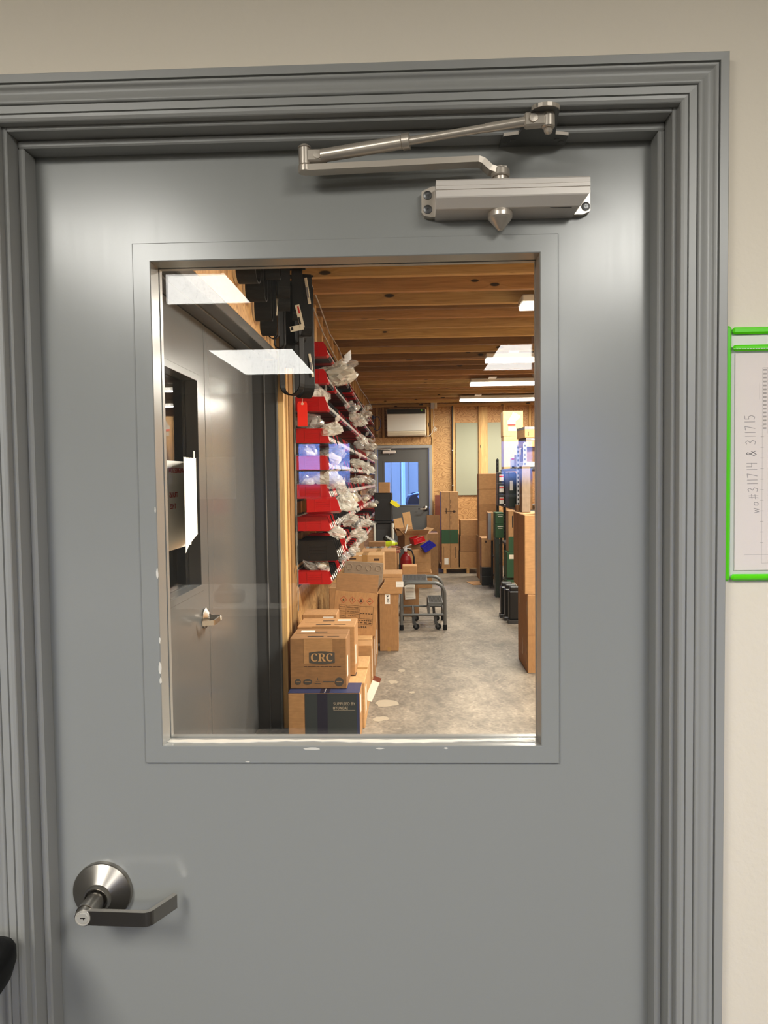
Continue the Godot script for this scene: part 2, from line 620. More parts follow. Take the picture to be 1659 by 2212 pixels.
func office_shell() -> void:
	var w := setting("wall_front", "beige painted wall around the grey office door")
	var st := T()
	bb(st, -4.4, C0 - XJ - 0.02, 0, 3.2, -0.10, 0.066)
	bb(st, C0 + XJ + 0.02, 4.4, 0, 3.2, -0.10, 0.066)
	bb(st, C0 - XJ - 0.02, C0 + XJ + 0.02, YJ + 0.02, 3.2, -0.10, 0.066)
	put("wall_board", st, M["wall paint"], w)
	st = T()
	bb(st, -4.4, 4.4, -0.1, 0.0, -0.10, 6.6)
	var f := put("floor_office", st, M["carpet"], self)
	f.set_meta("kind", "structure")
	f.set_meta("label", "dark grey carpet floor of the office")
	st = T()
	bb(st, -4.4, 4.4, 2.435, 2.55, 0.066, 6.6)
	f = put("ceiling_office", st, M["ceiling tile"], self)
	f.set_meta("kind", "structure")
	f.set_meta("label", "white tiled ceiling of the office")
	for s: float in [-1.0, 1.0]:
		st = T()
		bb(st, s * 4.2, s * 4.4, 0, 2.5, 0.066, 6.6)
		f = put("wall_office_left" if s < 0 else "wall_office_right", st, M["wall paint"], self)
		f.set_meta("kind", "structure")
		f.set_meta("label", "beige side wall of the office")
	# rear wall with three windows towards the dusk
	st = T()
	var wins := [[-1.11, -0.82], [-0.785, -0.50], [1.04, 1.80]]
	var x := -4.4
	for q: Array in wins:
		bb(st, x, q[0], 0, 2.5, 6.5, 6.7)
		bb(st, q[0], q[1], 0, 1.31, 6.5, 6.7)
		bb(st, q[0], q[1], 1.93, 2.5, 6.5, 6.7)
		x = q[1]
	bb(st, x, 4.4, 0, 2.5, 6.5, 6.7)
	f = put("wall_office_rear", st, M["slate wall"], self)
	f.set_meta("kind", "structure")
	f.set_meta("label", "dark grey rear wall of the office with three windows")
	var k := 0
	for q: Array in wins:
		k += 1
		var wn := setting("window_%d" % k, "office window looking out on the blue dusk", V((q[0] + q[1]) / 2, 1.31, 6.6))
		var hw: float = (q[1] - q[0]) / 2
		st = T()
		for s: float in [-1.0, 1.0]:
			box(st, V(s * (hw - 0.015), 0.31, 0), V(0.03, 0.62, 0.05), 0.003)
			box(st, V(0, 0.31 + s * 0.295, 0), V(2 * hw - 0.06, 0.03, 0.05), 0.003)
		box(st, V(0, 0.31, 0), V(2 * hw - 0.06, 0.02, 0.04), 0.003)
		put("window_frame", st, M["white plastic"], wn)
		st = T()
		box(st, V(0, 0.31, 0.01), V(2 * hw - 0.06, 0.56, 0.004))
		put("pane", st, M["glass"], wn)
	# door lining and stops
	var tr := setting("trim_1", "grey painted door lining with narrow stops")
	for s: float in [-1.0, 1.0]:
		st = T()
		box(st, V(C0 + s * (XJ + 0.01), (YJ + 0.02) / 2, -0.013), V(0.02, YJ + 0.02, 0.154), 0.0015)
		put("jamb", st, M["frame paint"], tr)
		st = T()
		box(st, V(C0 + s * (XS + 0.005), YS / 2, 0.0185), V(0.0105, YS, 0.034), 0.0022)
		put("stop", st, M["frame paint"], tr)
	st = T()
	box(st, V(C0, YJ + 0.01, -0.013), V(2 * XJ, 0.02, 0.154), 0.0015)
	put("jamb", st, M["frame paint"], tr)
	st = T()
	box(st, V(C0, YS + 0.0055, 0.0185), V(2 * XS + 0.02, 0.011, 0.034), 0.0022)
	put("stop", st, M["frame paint"], tr)
	# casing: the moulded profile, mitred at the corners
	var prof := [Vector2(0, -0.001), Vector2(0, 0.011), Vector2(0.001, 0.0125), Vector2(0.0045, 0.0145), Vector2(0.0085, 0.015), Vector2(0.0093, 0.012), Vector2(0.0100, 0.012), Vector2(0.0107, 0.0155), Vector2(0.0203, 0.016), Vector2(0.0209, 0.0125), Vector2(0.0217, 0.0125), Vector2(0.0223, 0.0158), Vector2(0.0245, 0.0178), Vector2(0.028, 0.0172), Vector2(0.032, 0.0150), Vector2(0.037, 0.0138), Vector2(0.0415, 0.0150), Vector2(0.0445, 0.0180), Vector2(0.0475, 0.0188), Vector2(0.0487, 0.0178), Vector2(0.0492, 0.0142), Vector2(0.0501, 0.0142), Vector2(0.0507, 0.0196), Vector2(0.0612, 0.0200), Vector2(0.0625, 0.0187), Vector2(0.0625, -0.001)]
	# round the curved stretch
	var fine := []
	for i in prof.size():
		fine.append(prof[i])
		if i > 10 and i < 19:
			for sub_step in range(1, 4):
				fine.append((prof[i] as Vector2).cubic_interpolate(prof[i + 1], prof[i - 1], prof[i + 2], sub_step / 4.0))
	prof = fine
	var xi := XJ + 0.006
	var yi := YJ + 0.0055
	var cs := setting("trim_2", "grey moulded casing around the office door")
	for s: float in [-1.0, 1.0]:
		st = T()
		miter(st, prof, func(p: Vector2) -> Vector3: return V(C0 + s * (xi + p.x), 0, 0.066 + p.y), func(p: Vector2) -> Vector3: return V(C0 + s * (xi + p.x), yi + p.x, 0.066 + p.y), V(s, 0, 0), V(0, 0, 1))
		put("casing_leg", st, M["frame paint"], cs)
	st = T()
	miter(st, prof, func(p: Vector2) -> Vector3: return V(C0 - xi - p.x, yi + p.x, 0.066 + p.y), func(p: Vector2) -> Vector3: return V(C0 + xi + p.x, yi + p.x, 0.066 + p.y), V(0, 1, 0), V(0, 0, 1))
	put("casing_head", st, M["frame paint"], cs)

# a lite: four mitred trim pieces round an opening (x0..x1, y0..y1) of a leaf whose face is local z = 0
func lite(parent: Node3D, x0: float, x1: float, y0: float, y1: float, m: Material, xf := Transform3D.IDENTITY, w := 0.0275, gd := 0.0335) -> void:
	var pr := [Vector2(0, -gd + 0.003), Vector2(0, 0.0038), Vector2(0.0012, 0.005), Vector2(w - 0.0012, 0.005), Vector2(w, 0.004), Vector2(w, 0.0022), Vector2(w - 0.007, 0.0020)]
	var pr2 := [Vector2(0, -gd - 0.014), Vector2(0, -gd - 0.003), Vector2(0.003, -gd - 0.003)]
	var cn := [Vector2(x0, y0), Vector2(x1, y0), Vector2(x1, y1), Vector2(x0, y1)]
	var dg := [Vector2(-1, -1), Vector2(1, -1), Vector2(1, 1), Vector2(-1, 1)]
	var out := [V(0, -1, 0), V(1, 0, 0), V(0, 1, 0), V(-1, 0, 0)]
	for i in 4:
		var a: Vector2 = cn[i]
		var b: Vector2 = cn[(i + 1) % 4]
		var da: Vector2 = dg[i]
		var db: Vector2 = dg[(i + 1) % 4]
		var st := T()
		for q: Array in [pr, pr2]:
			miter(st, q, func(p: Vector2) -> Vector3: return xf * V(a.x + da.x * p.x, a.y + da.y * p.x, p.y), func(p: Vector2) -> Vector3: return xf * V(b.x + db.x * p.x, b.y + db.y * p.x, p.y), xf.basis * out[i], xf.basis * V(0, 0, 1))
		put("lite_trim", st, m, parent)
	var st := T()
	box(st, xf * V((x0 + x1) / 2, (y0 + y1) / 2, -gd), (xf.basis * V(x1 - x0 + 0.002, y1 - y0 + 0.002, 0.005)).abs())
	put("glass_pane", st, M["glass"], parent)

func lever_set(parent: Node3D, xf: Transform3D, dir: float) -> void:
	var o := Node3D.new()
	o.name = "lever_set"
	o.transform = xf
	parent.add_child(o, true)
	o.set_meta("label", "satin steel lever handle")
	var st := T()
	lathe(st, Vector3.ZERO, V(0, 0, 1), [Vector2(0.0465, 0), Vector2(0.0465, 0.007), Vector2(0.0455, 0.0085), Vector2(0.0425, 0.0105), Vector2(0.0215, 0.0235), Vector2(0.020, 0.026), Vector2(0.0185, 0.030), Vector2(0.0175, 0.030), Vector2(0.0165, 0.024), Vector2(0.0, 0.024)], 56)
	put("rose", st, M["satin steel"], o)
	st = T()
	cyl(st, V(0, 0, 0.022), V(0, 0, 0.066), 0.0145, 0.0150, 32)
	var pts := []
	for i in 5:
		pts.append(V(dir * (0.002 + 0.088 * i / 4.0), -0.0005 * i, 0.0715))
	for i in range(1, 6):
		var t := deg_to_rad(62.0) * i / 5.0
		pts.append(V(dir * (0.090 + 0.012 * sin(t)), -0.002, 0.0715 - 0.012 * (1 - cos(t))))
	var e: Vector3 = pts[pts.size() - 1]
	pts.append(e + V(dir * cos(deg_to_rad(62.0)), 0, -sin(deg_to_rad(62.0))) * 0.022)
	pts.append(e + V(dir * cos(deg_to_rad(62.0)), 0, -sin(deg_to_rad(62.0))) * 0.046)
	strip(st, pts, V(0, 1, 0), 0.0215, 0.0075)
	cyl(st, V(0, 0, 0.0665), V(0, 0, 0.0755), 0.0135, 0.0128, 32, 0.001)
	put("lever", st, M["satin steel"], o)
	st = T()
	lathe(st, V(0, 0, 0.0748), V(0, 0, 1), [Vector2(0.0118, 0), Vector2(0.0112, 0.0016), Vector2(0.0098, 0.0018), Vector2(0.0092, 0.0008), Vector2(0.0085, 0.0008), Vector2(0.0082, 0.0018), Vector2(0, 0.0018)], 32)
	put("key_cylinder", st, M["polished"], o)
	st = T()
	box(st, V(0.0005, 0.0008, 0.0767), V(0.0075, 0.0013, 0.0006))
	box(st, V(0.002, -0.0007, 0.0767), V(0.0013, 0.003, 0.0006))
	put("keyway", st, M["ink"], o)

func front_door() -> void:
	var d := setting("door_1", "grey steel office door with a large glass lite, closed")
	var x0 := C0 - XJ + 0.003
	var x1 := C0 + XJ - 0.003
	var lx0 := -0.2925
	var lx1 := 0.2925
	var ly0 := 1.1025
	var ly1 := 1.8455
	var st := T()
	var g := 0.004
	bb(st, x0, lx0 - g, 0.008, 2.012, -0.0445, 0.0)
	bb(st, lx1 + g, x1, 0.008, 2.012, -0.0445, 0.0)
	bb(st, lx0 - g, lx1 + g, 0.008, ly0 - g, -0.0445, 0.0)
	bb(st, lx0 - g, lx1 + g, ly1 + g, 2.012, -0.0445, 0.0)
	put("leaf", st, M["door paint"], d)
	lite(d, lx0, lx1, ly0, ly1, M["door paint"])
	# bare white caulk and chipped paint round the glass
	st = T()
	var top := []
	var bot := []
	for i in 41:
		var t := i / 40.0
		top.append(Vector2(lerpf(lx0 + 0.004, lx1 - 0.008, t), -0.0195 + 0.001 * sin(i * 1.9)))
		bot.append(Vector2(lerpf(lx0 + 0.002, lx1 - 0.006, t), -0.0105 + 0.0035 * sin(i * 0.31) + 0.0014 * sin(i * 2.3)))
	bot.reverse()
	extrude(st, top + bot, 0.0, 0.0012, Transform3D(Basis(V(1, 0, 0), V(0, 0, 1), V(0, 1, 0)), V(0, ly0, 0)))
	put("caulk_line", st, M["chip"], d)
	st = T()
	for q: Array in [[-0.2935, 1.225, 0.0022, 0.009], [-0.2932, 1.205, 0.0018, 0.0045], [-0.2930, 1.268, 0.0012, 0.005], [-0.294, 1.372, 0.0016, 0.0085], [-0.2946, 1.47, 0.001, 0.005], [-0.0605, 1.098, 0.014, 0.0019], [0.045, 1.0985, 0.007, 0.0013], [0.147, 1.099, 0.003, 0.0012], [-0.16, 1.0775, 0.003, 0.0008], [-0.445, 1.0, 0.0, 0.0]]:
		if q[2] > 0.0:
			extrude(st, blob(q[0], q[1], q[2], q[3], 11, 0.25), 0.0049, 0.0053)
	var pc := put("paint_chip", st, M["chip"], d)
	pc.set_meta("kind", "stuff")
	lever_set(d, Transform3D(Basis.IDENTITY, V(-0.3945, 0.8695, 0)), 1.0)

func closer() -> void:
	var o := thing("door_closer", "silver hydraulic door closer with folding arm above the door glass", "door closer", V(0.2385, 1.8975, 0))
	var off := V(-0.2385, -1.8975, 0)
	var st := T()
	# body: a bevelled bar with two grooves along the face; the lower right corner is cut back
	var pr := [Vector2(0.0, 1.8966), Vector2(0.0400, 1.8982), Vector2(0.0425, 1.8990), Vector2(0.0552, 1.9098), Vector2(0.0558, 1.9115), Vector2(0.0555, 1.9203), Vector2(0.0538, 1.9206), Vector2(0.0538, 1.9212), Vector2(0.0555, 1.9215), Vector2(0.0553, 1.9258), Vector2(0.0546, 1.9262), Vector2(0.0546, 1.9266), Vector2(0.0552, 1.927), Vector2(0.0548, 1.9335), Vector2(0.052, 1.9362), Vector2(0.0, 1.9372)]
	var xr := func(y: float) -> float: return 0.3545 if y > 1.913 else lerpf(0.341, 0.3545, (y - 1.897) / 0.016)
	for i in pr.size() - 1:
		var a: Vector2 = pr[i]
		var b: Vector2 = pr[i + 1]
		var n := V(0, -(b.x - a.x), b.y - a.y)
		face(st, [V(0.1375, a.y, a.x) + off, V(xr.call(a.y), a.y, a.x) + off, V(xr.call(b.y), b.y, b.x) + off, V(0.1375, b.y, b.x) + off], n)
	for i in range(1, pr.size() - 1):
		var a: Vector2 = pr[0]
		var b: Vector2 = pr[i]
		var c: Vector2 = pr[i + 1]
		face(st, [V(0.1375, a.y, a.x) + off, V(0.1375, b.y, b.x) + off, V(0.1375, c.y, c.x) + off], V(-1, 0, 0))
		face(st, [V(xr.call(a.y), a.y, a.x) + off, V(xr.call(b.y), b.y, b.x) + off, V(xr.call(c.y), c.y, c.x) + off], V(1, 0, 0))
	put("body", st, M["silver paint"], o)
	var plates := []
	for s in 2:
		st = T()
		if s == 0:
			extrude(st, [Vector2(0.1395, 1.8985), Vector2(0.1395, 1.9425), Vector2(0.1335, 1.9425), Vector2(0.1185, 1.936), Vector2(0.1178, 1.9345), Vector2(0.1178, 1.905), Vector2(0.1215, 1.9005), Vector2(0.131, 1.8985)], 0.0, 0.013, Transform3D(Basis.IDENTITY, off))
		else:
			extrude(st, [Vector2(0.340, 1.897), Vector2(0.354, 1.897), Vector2(0.3645, 1.9015), Vector2(0.3645, 1.936), Vector2(0.358, 1.938), Vector2(0.340, 1.938)], 0.0, 0.013, Transform3D(Basis.IDENTITY, off))
		plates.append(put("mounting_plate", st, M["silver steel"], o))
	for q: Array in [[0.1268, 1.9298], [0.1268, 1.9095], [0.3578, 1.908]]:
		st = T()
		var at := V(q[0], q[1], 0.013) + off
		lathe(st, at, V(0, 0, 1), [Vector2(0.0066, 0), Vector2(0.0062, 0.0012), Vector2(0.0035, 0.0018), Vector2(0, 0.0019)], 20)
		for r in 2:
			box(st, at + V(0, 0, 0.0016), V(0.0066, 0.0014, 0.001), 0.0, Basis(V(0, 0, 1), 0.4 + r * PI / 2))
		put("screw", st, M["screw head"], plates[0 if q[0] < 0.2 else 1])
	st = T()
	lathe(st, V(0.2315, 1.8995, 0.026) + off, V(0, -1, 0), [Vector2(0.0150, -0.004), Vector2(0.0172, 0.001), Vector2(0.0178, 0.004), Vector2(0.0178, 0.0095), Vector2(0.016, 0.0125), Vector2(0.0045, 0.0262), Vector2(0.003, 0.0275), Vector2(0, 0.0277)], 36)
	put("spring_cap", st, M["silver steel"], o)
	st = T()
	box(st, V(0.3165, 1.8987, 0.036) + off, V(0.031, 0.0012, 0.008))
	put("maker_label", st, M["ink"], o)
	# main arm: hub, cranked flat bar
	st = T()
	var hub := V(0.2305, 1.9372, 0.040)
	cyl(st, hub + off, hub + V(0, 0.005, 0) + off, 0.010, 0.010, 20)
	cyl(st, hub + V(0, 0.005, 0) + off, hub + V(0, 0.0165, 0) + off, 0.0135, 0.0128, 24, 0.0015)
	lathe(st, hub + V(0, 0.0165, 0) + off, V(0, 1, 0), [Vector2(0.0058, 0), Vector2(0.0055, 0.004), Vector2(0, 0.0045)], 6)
	put("spindle", st, M["silver steel"], o)
	st = T()
	var path := [V(0.238, 1.9500, 0.040), V(0.224, 1.9500, 0.040), V(0.216, 1.9525, 0.0405), V(0.205, 1.9625, 0.041), V(0.199, 1.9645, 0.0415), V(0.19, 1.9645, 0.0415), V(0.07, 1.9615, 0.042), V(-0.045, 1.9585, 0.043)]
	var pp := []
	for q: Vector3 in path:
		pp.append(q + off)
	strip(st, pp, V(0, 0, 1), 0.021, 0.0085)
	cyl(st, V(-0.0495, 1.9545, 0.043) + off, V(-0.0495, 1.9640, 0.043) + off, 0.0105, 0.0105, 24, 0.001)
	put("main_arm", st, M["silver steel"], o)
	# elbow joint
	st = T()
	cyl(st, V(-0.0500, 1.9640, 0.045) + off, V(-0.0500, 1.9885, 0.045) + off, 0.0085, 0.0085, 24, 0.001)
	cyl(st, V(-0.0500, 1.9885, 0.045) + off, V(-0.0500, 1.9905, 0.045) + off, 0.0095, 0.0088, 24)
	lathe(st, V(-0.0500, 1.9905, 0.045) + off, V(0, 1, 0), [Vector2(0.006, 0), Vector2(0.005, 0.003), Vector2(0, 0.0042)], 16)
	box(st, V(-0.0325, 1.9765, 0.0455) + off, V(0.030, 0.0175, 0.012), 0.002)
	lathe(st, V(-0.0305, 1.9765, 0.0515) + off, V(0, 0, 1), [Vector2(0.0062, 0), Vector2(0.0058, 0.0016), Vector2(0, 0.0018)], 20)
	put("elbow", st, M["silver steel"], o)
	var a := V(-0.026, 1.9765, 0.0465)
	var b := V(0.262, 1.9925, 0.0985)
	var dr := b - a
	st = T()
	cyl(st, a + off, a + dr * 0.405 + off, 0.0092, 0.0092, 24, 0.001)
	cyl(st, a + dr * 0.405 + off, a + dr * 0.44 + off, 0.0112, 0.0112, 6)
	put("tube_arm", st, M["silver steel"], o)
	st = T()
	cyl(st, a + dr * 0.43 + off, b + off, 0.0056, 0.0056, 20)
	cyl(st, a + dr * 0.80 + off, b + off, 0.0062, 0.0062, 20)
	put("rod", st, M["silver steel"], o)
	st = T()
	box(st, V(0.2695, 1.9925, 0.1) + off, V(0.028, 0.0185, 0.013), 0.002, Basis(V(0, 1, 0), -0.12))
	lathe(st, V(0.2665, 1.9925, 0.107) + off, V(0, 0, 1), [Vector2(0.0058, 0), Vector2(0.0054, 0.0014), Vector2(0, 0.0016)], 20)
	cyl(st, V(0.287, 1.981, 0.101) + off, V(0.287, 2.0015, 0.101) + off, 0.0088, 0.0088, 24, 0.0015)
	lathe(st, V(0.287, 1.981, 0.101) + off, V(0, -1, 0), [Vector2(0.0045, 0), Vector2(0.006, 0.003), Vector2(0.0045, 0.0065), Vector2(0, 0.0085)], 16)
	put("shoe", st, M["silver steel"], o)
	# bracket screwed up into the stop
	st = T()
	var plan := [Vector2(0.233, 0.006), Vector2(0.3285, 0.006), Vector2(0.3275, 0.036), Vector2(0.3085, 0.041), Vector2(0.306, 0.060), Vector2(0.3, 0.112), Vector2(0.292, 0.1215), Vector2(0.280, 0.1235), Vector2(0.269, 0.1215), Vector2(0.2635, 0.114), Vector2(0.2585, 0.060), Vector2(0.2560, 0.044), Vector2(0.2345, 0.039)]
	extrude(st, plan, 1.9995, 2.0042, Transform3D(Basis(V(1, 0, 0), V(0, 0, 1), V(0, 1, 0)), off))
	var brk := put("soffit_bracket", st, M["bracket paint"], o)
	st = T()
	var lip := []
	for i in 9:
		var t := PI * (0.06 + 0.88 * i / 8.0)
		lip.append(V(0.2815 + 0.0185 * cos(t), 2.0018, 0.110 + 0.0142 * sin(t)) + off)
	strip(st, lip, V(0, 1, 0), 0.0052, 0.0012)
	put("bracket_edge", st, M["silver steel"], brk)
	st = T()
	box(st, V(0.2455, 2.0018, 0.0425) + off, V(0.021, 0.0046, 0.001), 0, Basis(V(0, 1, 0), -0.22))
	put("bracket_edge", st, M["silver steel"], brk)
	st = T()
	box(st, V(0.318, 2.0018, 0.0395) + off, V(0.020, 0.0046, 0.001), 0, Basis(V(0, 1, 0), 0.25))
	put("bracket_edge", st, M["silver steel"], brk)
	for q: Array in [[0.2405, 0.018], [0.2505, 0.026], [0.313, 0.026], [0.321, 0.018]]:
		st = T()
		lathe(st, V(q[0], 1.9995, q[1]) + off, V(0, -1, 0), [Vector2(0.0042, 0), Vector2(0.0036, 0.001), Vector2(0, 0.0013)], 14)
		put("screw", st, M["bracket paint"], brk)

# handwriting: strokes on a 4 x 6 grid, drawn into the sheet's picture
func stroke(im: Image, pts: Array, col: Color, r: float) -> void:
	for i in pts.size() - 1:
		var a: Vector2 = pts[i]
		var b: Vector2 = pts[i + 1]
		var n := int((b - a).length() * 2.0) + 1
		for k in n + 1:
			var p := a.lerp(b, float(k) / n)
			for dy in range(-int(r) - 1, int(r) + 2):
				for dx in range(-int(r) - 1, int(r) + 2):
					var d := Vector2(dx, dy).length()
					var t := clampf(r + 0.5 - d, 0.0, 1.0)
					var x := int(p.x) + dx
					var y := int(p.y) + dy
					if t > 0.0 and x >= 0 and y >= 0 and x < im.get_width() and y < im.get_height():
						im.set_pixel(x, y, im.get_pixel(x, y).lerp(col, t * 0.75))

func pouch() -> void:
	var o := thing("ticket_pouch", "clear plastic job ticket pouch with bright green edges hanging beside the door", "document pouch", V(0.655, 1.364, 0.0665))
	var x0 := 0.5385 - 0.655
	var x1 := 0.775 - 0.655
	var y1 := 0.3535
	var st := T()
	box(st, V(x0, y1 / 2, 0.0065), V(0.0105, y1 + 0.002, 0.0075), 0.003)
	put("side_edge", st, M["lime vinyl"], o)
	st = T()
	box(st, V(x1, y1 / 2, 0.0065), V(0.0105, y1 + 0.002, 0.0075), 0.003)
	put("side_edge", st, M["lime vinyl"], o)
	st = T()
	box(st, V((x0 + x1) / 2 + 0.003, 0.0045, 0.0062), V(x1 - x0 - 0.008, 0.009, 0.007), 0.003)
	put("bottom_edge", st, M["lime vinyl"], o)
	st = T()
	box(st, V((x0 + x1) / 2 + 0.003, y1 - 0.0055, 0.0055), V(x1 - x0 - 0.008, 0.0095, 0.006), 0.0025)
	put("top_edge", st, M["lime vinyl"], o)
	st = T()
	box(st, V((x0 + x1) / 2 + 0.003, y1 - 0.0295, 0.0075), V(x1 - x0 - 0.008, 0.0085, 0.006), 0.0025)
	put("pocket_edge", st, M["lime vinyl"], o)
	st = T()
	for i in 60:
		box(st, V(x0 + 0.008 + i * 0.0037, y1 - 0.0312, 0.0106), V(0.0024, 0.0009, 0.0004))
	put("stitching", st, M["white plastic"], o)
	st = T()
	box(st, V((x0 + x1) / 2, y1 / 2, 0.0020), V(x1 - x0, y1 - 0.006, 0.0012))
	put("back_sheet", st, M["white plastic"], o)
	# front film with a few soft waves
	st = T()
	var nx := 14
	var ny := 20
	var wv := func(i: int, j: int) -> Vector3:
		var u := float(i) / nx
		var v := float(j) / ny
		var e := sin(PI * u) * sin(PI * v)
		return V(lerpf(x0 + 0.003, x1 - 0.003, u), lerpf(0.005, y1 - 0.033, v), 0.0076 + 0.0022 * e * (0.6 + 0.4 * sin(u * 9.0 + v * 14.0)))
	for i in nx:
		for j in ny:
			face(st, [wv.call(i, j), wv.call(i + 1, j), wv.call(i + 1, j + 1), wv.call(i, j + 1)], V(0, 0, 1))
	put("clear_front", st, M["clear vinyl"], o)
	# the sheet inside: a separate thing
	var sw := 0.200
	var sh := 0.303
	var im := Image.create(600, 900, false, Image.FORMAT_RGB8)
	im.fill(Color(0.93, 0.885, 0.86))
	var grey := Color(0.52, 0.49, 0.48)
	# ruled lines and a dimension drawing
	for q: Array in [[112, 60, 112, 870], [112, 60, 600, 60], [112, 870, 600, 870], [40, 835, 600, 835], [132, 60, 132, 330], [100, 120, 100, 190]]:
		stroke(im, [Vector2(q[0], q[1]), Vector2(q[2], q[3])], Color(0.62, 0.58, 0.57), 0.5)
	for i in 16:
		im.fill_rect(Rect2i(115, 66 + i * 16, 14, 7), Color(0.66, 0.62, 0.6))
	for i in 12:
		stroke(im, [Vector2(106, 300 + i * 44), Vector2(118, 300 + i * 44)], Color(0.55, 0.52, 0.5), 0.6)
	var glyph := {
		"W": [[Vector2(0, 0.55), Vector2(0.2, 1), Vector2(0.45, 0.6), Vector2(0.7, 1), Vector2(0.95, 0.5)]],
		"o": [[Vector2(0.5, 0.55), Vector2(0.15, 0.65), Vector2(0.1, 0.9), Vector2(0.45, 1), Vector2(0.75, 0.85), Vector2(0.7, 0.6), Vector2(0.5, 0.55)]],
		"#": [[Vector2(0.3, 0.1), Vector2(0.2, 1)], [Vector2(0.65, 0.05), Vector2(0.6, 1)], [Vector2(0, 0.4), Vector2(0.95, 0.33)], [Vector2(0, 0.72), Vector2(0.9, 0.68)]],
		"3": [[Vector2(0.1, 0.12), Vector2(0.5, 0), Vector2(0.8, 0.2), Vector2(0.35, 0.46), Vector2(0.85, 0.65), Vector2(0.6, 0.98), Vector2(0.05, 0.9)]],
		"1": [[Vector2(0.5, 0), Vector2(0.45, 1)]],
		"7": [[Vector2(0, 0.06), Vector2(0.8, 0), Vector2(0.35, 1)]],
		"4": [[Vector2(0.1, 0), Vector2(0.1, 0.5), Vector2(0.85, 0.48)], [Vector2(0.8, 0), Vector2(0.75, 1)]],
		"5": [[Vector2(0.8, 0), Vector2(0.15, 0.04), Vector2(0.1, 0.42), Vector2(0.6, 0.4), Vector2(0.85, 0.68), Vector2(0.55, 1), Vector2(0.0, 0.92)]],
		"&": [[Vector2(1, 0.95), Vector2(0.25, 0.3), Vector2(0.4, 0.02), Vector2(0.7, 0.15), Vector2(0.05, 0.75), Vector2(0.3, 1), Vector2(0.95, 0.5)]],
	}
	var pos := 0.0
	for ch in "Wo#311714 & 311715":
		if glyph.has(ch):
			for s: Array in glyph[ch]:
				var pts := []
				for q: Vector2 in s:
					# the line reads upwards: along -y, its top towards -x
					pts.append(Vector2(58.0 + q.y * 42.0 - 0.05 * pos, 660.0 - pos - q.x * (20.0 if ch != "1" else 12.0)))
				stroke(im, pts, grey if ch != "&" else Color(0.25, 0.23, 0.23), 0.9)
		pos += 15.0 if ch == "1" else (18.0 if ch == " " else 29.0)
	var pm := mat("ticket sheet", Color(1, 1, 1), 0.85)
	pm.albedo_texture = ImageTexture.create_from_image(im)
	var s2 := T()
	var f := [V(0, 0, 0.0006), V(sw, 0, 0.0006), V(sw, sh, 0.0006), V(0, sh, 0.0006)]
	face(s2, f, V(0, 0, 1), [Vector2(0, 1), Vector2(1, 1), Vector2(1, 0), Vector2(0, 0)])
	var bk := [V(0, 0, 0), V(sw, 0, 0), V(sw, sh, 0), V(0, sh, 0)]
	face(s2, bk, V(0, 0, -1), [Vector2(0.01, 0.99), Vector2(0.02, 0.99), Vector2(0.02, 0.98), Vector2(0.01, 0.98)])
	var ps := put("job_sheet", s2, pm, self)
	tag(ps, "white job sheet with pencilled order numbers inside the green edged pouch", "paper")
	ps.position = V(0.5515, 1.378, 0.0705)
	ps.rotation.z = 0.004

# ------------------------------------------------------------------ the parts store
const ZB := -11.5
const XL := -0.69
const JY := 2.80

